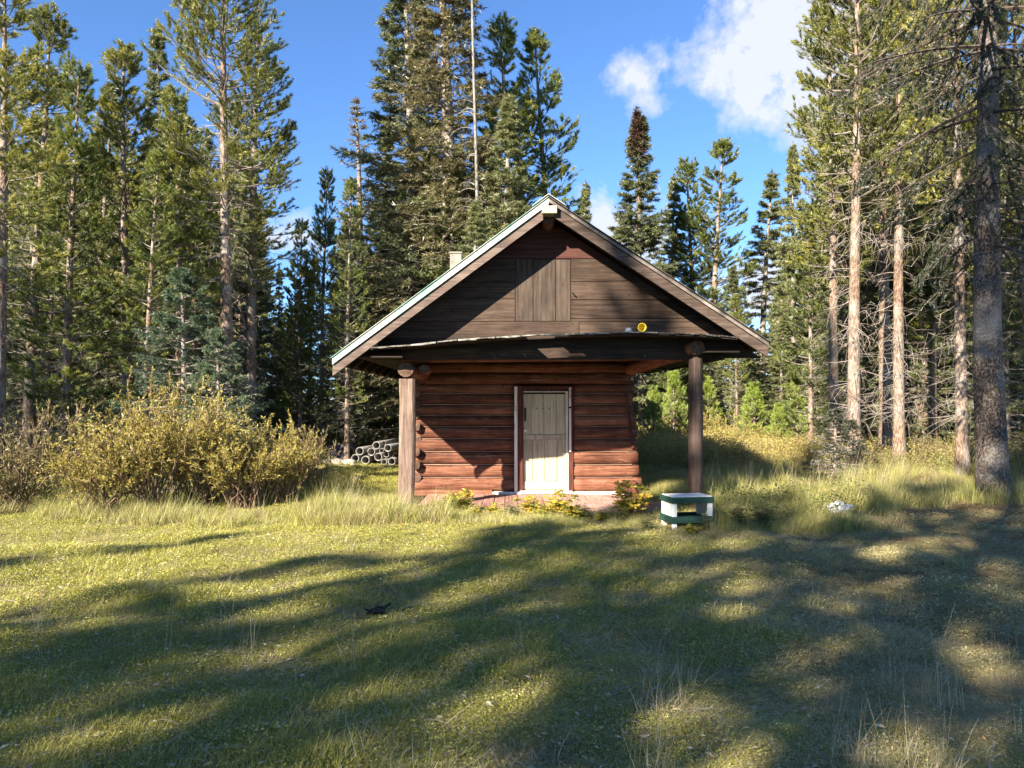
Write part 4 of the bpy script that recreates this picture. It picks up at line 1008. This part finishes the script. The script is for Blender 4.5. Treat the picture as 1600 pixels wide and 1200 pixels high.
put_shrub('B', 448, 12.3, .88, 'willow shrub with pale upright twigs at the right end of the golden clump', WG, sx=.8)
put_shrub('B', 165, 11.2, .85, 'low loose willow shrub at the left foot of the golden clump', WG)
put_shrub('C', 70, 12.8, 1.35, 'sparse reddish shrub in the shade left of the golden clump', WG)
put_shrub('C', 15, 11.6, 1.1, 'dull olive shrub at the left edge of the photo', WG)
put_shrub('C', 490, 13.6, .95, 'small sparse shrub between golden clump and pipe pile', WG, sx=.6)
UG = 'undergrowth shrubs at the right edge of the wood'
for i, (px, d, s, k, l_) in enumerate([(1150, 22, .8, 'B', 'low yellow shrub in front of the round young pine'), (1205, 21, .65, 'B', 'low yellow shrub in front of the conical young pine'), (1100, 24, .85, 'B', 'yellow shrub beyond the right post'),
        (1265, 18, .5, 'C', 'rusty low shrub left of the dark young spruce'), (1350, 17, .6, 'C', 'rusty shrub at the foot of the paired trunks'), (1440, 19, .75, 'C', 'leafy shrub between the paired trunks and the thick lit trunk'), (1510, 18, .8, 'C', 'leafy shrub behind the nearest spruce trunk'), (1035, 23, .8, 'B', 'yellow shrub seen between cabin corner and right post')]):
    put_shrub(k, px, d, s, l_, UG, 'low_shrub')

# plants with divided leaves along the porch
def fern_plant(seed, H, n, mat, LL=.075, LW=.030):
    rng = np.random.RandomState(seed); Cs, Ds, Ts, parts = [], [], [], []
    for i in range(n):
        a = rng.uniform(0, 6.28); lean = rng.uniform(.15, .6); h = H * rng.uniform(.5, 1.05); s = np.linspace(0, 1, 5)
        P = np.stack([np.cos(a) * lean * h * s ** 1.4, np.sin(a) * lean * h * s ** 1.4, h * s], -1); parts.append(tubes(P[None], (.005 * (1 - .6 * s))[None], 3))
        for k in range(rng.randint(4, 7)):
            f = rng.uniform(.3, 1); b = P[0] * 0 + np.array([np.interp(f, s, P[:, j]) for j in range(3)]); az = rng.uniform(0, 6.28); Lr = H * rng.uniform(.22, .4)
            ax = np.array([math.cos(az), math.sin(az), rng.uniform(-.1, .5)]); ax /= np.linalg.norm(ax); sd_ = np.cross(ax, [0, 0, 1]); sd_ /= np.linalg.norm(sd_)
            t0 = rng.uniform(0, .8); parts.append(tubes(np.stack([b, b + ax * Lr * .5, b + ax * Lr - [0, 0, Lr * .15]])[None], np.array([[.003, .002, .001]]), 3))
            for j in range(6):
                g_ = .25 + .75 * j / 5
                for sg in (-1, 1):
                    Cs.append(b + ax * Lr * g_ - np.array([0, 0, Lr * .15 * g_ ** 2])); Ds.append(ax * .5 + sd_ * sg * (.9 if j < 5 else .3) + rng.randn(3) * .15); Ts.append(min(1, max(0, t0 + rng.uniform(-.1, .2))))
    Vv, q, tt = leaves(np.array(Cs), np.array(Ds), np.array(Ts), LL, LW, rng); BV, BQ = join(parts)
    return {'stems': mesh_np('stems', BV, quads=BQ, mat=M['stem']), 'foliage': mesh_np('foliage', Vv, quads=q, mat=mat, tint=tt)}
SH['F'] = fern_plant(61, .5, 16, M['porch_leaf']); SH['G'] = fern_plant(62, .42, 20, M['porch_leaf']); SH['K'] = fern_plant(63, .55, 26, M['green_leaf'], .05, .013)
pg = 'leafy weeds growing along the porch'
desc = [(664, 10.9, .5, 'G', 'low yellow weed at the foot of the left post'), (700, 10.9, .85, 'F', 'yellow-green weed on the left end of the porch floor edge'), (722, 11.1, .95, 'F', 'tall weed in front of the lit log wall'),
        (745, 10.8, .6, 'G', 'small yellow weed left of the long crack in the floor'), (775, 10.9, .7, 'G', 'brownish weed left of the door'), (800, 10.7, .6, 'K', 'green weed just left of the door axis'), (828, 10.9, .8, 'F', 'weed in front of the door sill'),
        (850, 10.8, .75, 'G', 'yellow weed below the door'), (872, 10.7, 1.0, 'F', 'bright golden weed right below the door'), (893, 10.6, .8, 'G', 'orange-yellow weed right of the door'), (915, 10.7, .55, 'K', 'low green weed before the right log wall'),
        (940, 10.6, .5, 'G', 'low yellow weed before the right log wall'), (985, 10.7, 1.15, 'F', 'tallest single weed left of the step stool'), (968, 10.5, .5, 'K', 'low green weed beside the tall single weed'),
        (1012, 9.6, .45, 'K', 'green weed at the left front leg of the stool'), (1078, 9.5, .38, 'G', 'orange-leaved weed in front of the stool'), (1104, 9.6, .4, 'K', 'green weed right before the stool'), (1150, 9.9, .7, 'K', 'green weed a step right of the stool'),
        (1190, 9.8, .75, 'K', 'bushy green weed in the tall grass right of the stool'), (1225, 10.2, .6, 'K', 'smaller green weed farther right of the stool'), (655, 10.5, .4, 'K', 'tiny green weed in front of the left post')]
for px, d, s, k, l_ in desc: put_shrub(k, px, d, s * (.82 if px < 960 else .95), l_, pg, 'leafy_weed', 'weed')

# ---------------------------------------------------------------- grass: clumps scattered by geometry nodes
def clump(name, seed, n, rad, h, w, mat, lean=.5, segs=2, tint=(0, 1), flat=False, curl=.4):
    rng = np.random.RandomState(seed); a = rng.uniform(0, 6.28, n); r = rad * np.sqrt(rng.rand(n)); b = np.stack([r * np.cos(a), r * np.sin(a), np.full(n, -.01)], -1)
    d = rng.uniform(0, 6.28, n); H = h * rng.uniform(.45, 1.15, n); ln = lean * rng.uniform(.2, 1.2, n)
    dirh = np.stack([np.cos(d), np.sin(d), 0 * d], -1)
    sd_ = np.stack([-np.sin(d + .6), np.cos(d + .6), 0 * d], -1) * (w / 2) * rng.uniform(.7, 1.2, (n, 1))
    ts = np.linspace(0, 1, segs + 1); up = (.12 if flat else 1.0)
    P = b[:, None] + dirh[:, None] * (ln * H)[:, None, None] * (ts[:, None] ** (1 + curl)) + np.array([0, 0, 1.]) * (H * up)[:, None, None] * (ts - .25 * np.minimum(ln, 1)[:, None] * ts ** 2)[..., None]
    if flat: P[..., 2] += rng.uniform(0, .015, (n, 1))
    vs = []; 
    for k in range(segs): vs += [P[:, k] - sd_ * (1 - .35 * k), P[:, k] + sd_ * (1 - .35 * k)]
    vs.append(P[:, segs]); Vv = np.stack(vs, 1); nv = 2 * segs + 1; o = np.arange(n)[:, None] * nv
    Tr = []
    for k in range(segs - 1):
        i = 2 * k; Tr += [o + np.array([i, i + 1, i + 3]), o + np.array([i, i + 3, i + 2])]
    i = 2 * (segs - 1); Tr.append(o + np.array([i, i + 1, i + 2]))
    t = np.repeat(rng.uniform(tint[0], tint[1], n), nv)
    return bpy.data.objects.new(name, mesh_np(name, Vv.reshape(-1, 3), tris=np.concatenate(Tr), mat=mat, tint=t))
def low_leaves(name, seed, n, rad):
    rng = np.random.RandomState(seed); a = rng.uniform(0, 6.28, n); r = rad * np.sqrt(rng.rand(n)); th = rng.uniform(0, 6.28, n)
    C = np.stack([r * np.cos(a), r * np.sin(a), rng.uniform(.002, .028, n)], -1); D = np.stack([np.cos(th), np.sin(th), rng.uniform(-.3, .7, n)], -1)
    Vv, q, t = leaves(C, D, rng.rand(n), .013, .007, rng); return bpy.data.objects.new(name, mesh_np(name, Vv, quads=q, mat=M['lawn'], tint=t))
def gather(name, obs):
    c = bpy.data.collections.new(name)
    for o in obs: c.objects.link(o)
    return c
def scatter(name, P, scl, idx, col_, label=None):
    n = len(P); me = bpy.data.meshes.new(name); me.vertices.add(n); me.vertices.foreach_set('co', np.asarray(P, np.float32).ravel())
    rng = np.random.RandomState(n)
    a = me.attributes.new('scl', 'FLOAT', 'POINT'); a.data.foreach_set('value', np.asarray(scl, np.float32))
    a = me.attributes.new('pick', 'INT', 'POINT'); a.data.foreach_set('value', np.asarray(idx, np.int32))
    a = me.attributes.new('rot', 'FLOAT_VECTOR', 'POINT'); rr = np.zeros((n, 3), np.float32); rr[:, 2] = rng.uniform(0, 6.28, n); rr[:, :2] = rng.randn(n, 2) * .08; a.data.foreach_set('vector', rr.ravel())
    o = link(name, me); tag(o, label, None, None, 'stuff')
    gt = bpy.data.node_groups.new(name, 'GeometryNodeTree'); gt.interface.new_socket('Geometry', in_out='INPUT', socket_type='NodeSocketGeometry'); gt.interface.new_socket('Geometry', in_out='OUTPUT', socket_type='NodeSocketGeometry')
    N = gt.nodes; Lk = gt.links; gi = N.new('NodeGroupInput'); go = N.new('NodeGroupOutput'); ip = N.new('GeometryNodeInstanceOnPoints'); ci = N.new('GeometryNodeCollectionInfo')
    ci.inputs['Collection'].default_value = col_; ci.inputs['Separate Children'].default_value = True; ci.inputs['Reset Children'].default_value = True; ip.inputs['Pick Instance'].default_value = True
    def na(nm, dt):
        q_ = N.new('GeometryNodeInputNamedAttribute'); q_.data_type = dt; q_.inputs['Name'].default_value = nm; return q_.outputs['Attribute']
    Lk.new(gi.outputs[0], ip.inputs['Points']); Lk.new(ci.outputs[0], ip.inputs['Instance']); Lk.new(na('pick', 'INT'), ip.inputs['Instance Index'])
    er = N.new('FunctionNodeEulerToRotation'); Lk.new(na('rot', 'FLOAT_VECTOR'), er.inputs[0]); Lk.new(er.outputs[0], ip.inputs['Rotation']); Lk.new(na('scl', 'FLOAT'), ip.inputs['Scale'])
    Lk.new(ip.outputs[0], go.inputs[0]); md = o.modifiers.new('scatter', 'NODES'); md.node_group = gt
    return o
def rnd_pts(rng, n, d0, d1, px0, px1, power=2.0):
    """points between distances d0..d1 in front of the viewer and across the stated angular span"""
    d = (d0 ** power + (d1 ** power - d0 ** power) * rng.rand(n)) ** (1 / power); px = rng.uniform(px0, px1, n); return (px - 800) / F * d, d
def in_cabin(x, y, m_=0.0): return (x > -1.95 - m_) & (x < 2.15 + m_) & (y > 11.1 - m_) & (y < 17.4)
rng = np.random.RandomState(200)
lawn_c = gather('lawn_clumps', [clump('a_short', 1, 110, .11, .026, .0034, M['lawn'], .9), low_leaves('b_moss', 2, 110, .12), clump('c_tuft', 3, 80, .08, .058, .0038, M['lawn'], .8),
                                clump('d_thatch', 4, 120, .13, .07, .0032, M['lawn'], 1.5, 2, (.5, 1), True), clump('e_straw', 5, 45, .13, .16, .0035, M['dry'], 1.3, 2, (0, 1), True)])
Xs, Ys, Ss, Is = [], [], [], []
for (n, d0, d1, s) in ((17000, 2.0, 5.5, 1.0), (19000, 5.5, 10.5, 1.25), (15000, 10.5, 18, 1.7), (7000, 18, 30, 2.3)):
    x, y = rnd_pts(rng, n, d0, d1, -120, 1720)
    k = ~in_cabin(x, y); x, y = x[k], y[k]
    m1 = vnoise(x, y, .9, 6); m2 = vnoise(x, y, 2.6, 8); m3 = np.clip((x * .12 + .35 - y * .015), 0, 1)
    pick = np.zeros(len(x), int); r = rng.rand(len(x))
    pick[r < .2] = 1; pick[(m1 > .62) & (r > .45)] = 2
    pick[(m2 * .55 + m3 * .55 > .5) & (r > .3)] = 3
    pick[(r > .88 - .12 * m3)] = 4
    Xs.append(x); Ys.append(y); Ss.append(s * rng.uniform(.6, 1.3, len(x)) * (.7 + .6 * m1)); Is.append(pick)
x, y, s, i = map(np.concatenate, (Xs, Ys, Ss, Is))
scatter('lawn_grass', np.stack([x, y, gz(x, y)], -1), s, i, lawn_c, 'short mossy lawn grass of the clearing')

mead = gather('meadow_clumps', [clump('a_tall', 11, 40, .08, .46, .0065, M['meadow'], .55, 3), clump('b_mid', 12, 55, .10, .30, .006, M['meadow'], .7, 3), clump('c_lush', 13, 70, .11, .24, .007, M['meadow'], .9, 3, (.3, 1)),
                                clump('d_stalks', 14, 8, .10, .75, .0035, M['dry'], .3, 3), clump('e_wisps', 15, 12, .1, .42, .004, M['dry'], .6, 3)])
Xs, Ys, Ss, Is = [], [], [], []
def zone(n, d0, d1, p0, p1, picks, s0, s1, edge=None):
    x, y = rnd_pts(rng, n, d0, d1, p0, p1); k = ~in_cabin(x, y, .0) & (vnoise(x, y, 1.3, 9) > .22)
    if edge is not None: k &= edge(x, y)
    x, y = x[k], y[k]; Xs.append(x); Ys.append(y); Ss.append(rng.uniform(s0, s1, len(x)) * (.65 + .7 * vnoise(x, y, 1.1, 12))); Is.append(rng.choice(picks, len(x)))
zone(1500, 9.6, 14, 1110, 1720, [0, 1, 1, 2, 1], .6, 1.15, lambda x, y: ~((x > 5.1) & (y < 11.5)))
zone(1500, 13.5, 21, 1100, 1750, [0, 1, 0, 3, 1], .8, 1.25)
zone(160, 11.5, 14.5, 1100, 1500, [3, 3, 4], .8, 1.1)
zone(900, 9.5, 12.5, 1105, 1400, [1, 2, 1, 0], .6, 1.1)
zone(700, 9.9, 11.1, 470, 650, [1, 2, 2, 4], .55, 1.0)
zone(450, 11, 14.5, 540, 640, [1, 2, 2], .35, .6)
zone(650, 9.9, 11.1, 640, 1120, [2, 2, 1], .35, .7, lambda x, y: ~((x > 1.95) & (x < 2.75) & (y < 10.3)))
zone(700, 12.3, 15.5, 1002, 1100, [2, 2, 1], .7, 1.1)
zone(1500, 9.6, 13.5, -100, 520, [1, 2, 4, 1], .5, 1.0, lambda x, y: y > 10.2 - .12 * (x + 4))
zone(900, 10.8, 15, -150, 560, [1, 0, 3, 4], .7, 1.1)
zone(170, 5.5, 9.8, -100, 800, [2, 4, 4, 4], .22, .45)
zone(90, 4.2, 9, -50, 620, [4, 4, 3], .6, .9)
zone(160, 4.5, 9.6, 800, 1700, [4, 4, 4, 2], .3, .55)
zone(60, 2.2, 4.2, -50, 900, [4, 4], .3, .55)
zone(260, 10.0, 11.0, 480, 700, [1, 2, 2, 0], .7, 1.15)
zone(230, 2.3, 4.4, 1000, 1480, [4, 3, 4], .4, .85)
zone(30, 2.3, 5, 1400, 1650, [4, 3], .5, .7)
x, y, s, i = map(np.concatenate, (Xs, Ys, Ss, Is))
k = ~((np.abs(x - 4.92) < .42 * y / 11) & (y > 9.7) & (y < 11.4)); x, y, s, i = x[k], y[k], s[k], i[k]   # the bag has flattened the grass here
scatter('meadow_grass', np.stack([x, y, gz(x, y)], -1), s, i, mead, 'tall uneven grass around the cabin and shrubs')

# knee-high leafy ground cover at the edge of the wood
def cover(name, seed, H, n, mat):
    rng = np.random.RandomState(seed); C = np.stack([rng.randn(n) * .14, rng.randn(n) * .14, H * rng.rand(n) ** .7], -1)
    Vv, q, t = leaves(C, rng.randn(n, 3) + [0, 0, .4], rng.rand(n), .038, .017, rng); return bpy.data.objects.new(name, mesh_np(name, Vv, quads=q, mat=mat, tint=t))
cov = gather('cover_clumps', [cover('a_cover', 1, .55, 300, M['cover_leaf']), cover('b_cover', 2, .38, 240, M['willow_dull']), cover('c_cover', 3, .35, 240, M['green_leaf'])])
Xs, Ys, Is = [], [], []
for n, d0, d1, p0, p1, pk_ in ((1300, 18.5, 28, 990, 1330, [0, 0, 0, 1]), (900, 17, 28, 1300, 1750, [0, 1, 1, 2]), (700, 12, 17, -150, 150, [1, 1, 2, 0]), (400, 13, 20, 100, 500, [1, 2]), (250, 24, 32, 440, 800, [1, 2, 1]), (22, 9.7, 12, 1120, 1330, [2, 2, 1])):
    x, y = rnd_pts(rng, n, d0, d1, p0, p1); k = ~in_cabin(x, y, .3); Xs.append(x[k]); Ys.append(y[k]); Is.append(rng.choice(pk_, k.sum()))
x, y, i = map(np.concatenate, (Xs, Ys, Is))
k = ~((np.abs(x - 4.92) < .5 * y / 11) & (y > 9.7) & (y < 11.4)); x, y, i = x[k], y[k], i[k]
scatter('ground_cover', np.stack([x, y, gz(x, y)], -1), rng.uniform(.6, 1.5, len(x)), i, cov, 'rusty and yellow leafy ground cover at the edge of the wood')

# fallen leaves and twigs on the lawn
n = 6500; x, y = rnd_pts(rng, n, 2.1, 10.5, -50, 1650, 1.6)
x += 0; th = rng.uniform(0, 6.28, n)
C = np.stack([x, y, gz(x, y) + rng.uniform(.015, .045, n)], -1); D = np.stack([np.cos(th), np.sin(th), rng.uniform(-.25, .35, n)], -1)
D = nrm(D); side = nrm(np.cross(D, np.array([0, 0, 1.]) + rng.randn(n, 3) * .35)); l = rng.uniform(.02, .05, (n, 1)); w = l * rng.uniform(.14, .26, (n, 1)); up = np.cross(side, D)
Vv = np.stack([C, C + D * l * .5 + side * w + up * w * .5, C + D * l, C + D * l * .5 - side * w + up * w * .5], 1).reshape(-1, 3)
tag(link('fallen_leaves', mesh_np('fallen_leaves', Vv, quads=np.arange(4 * n).reshape(-1, 4), mat=M['litter'], tint=np.repeat(rng.rand(n), 4))), 'small dry fallen leaves scattered on the lawn', kind='stuff')
n = 420; x, y = rnd_pts(rng, n, 2.1, 10, -50, 1650, 1.7); th = rng.uniform(0, 6.28, n); L_ = rng.uniform(.05, .22, n); s3 = np.linspace(0, 1, 4)
P = np.stack([x[:, None] + np.cos(th)[:, None] * L_[:, None] * s3, y[:, None] + np.sin(th + .2)[:, None] * L_[:, None] * s3, (gz(x, y) + .02)[:, None] + .012 * np.sin(s3 * 3)], -1)
TV, TQ = tubes(P, np.full((n, 4), .0022), 3)
tag(link('fallen_twigs', mesh_np('fallen_twigs', TV, quads=TQ, mat=M['twig'])), 'thin grey twigs lying on the lawn', kind='stuff')
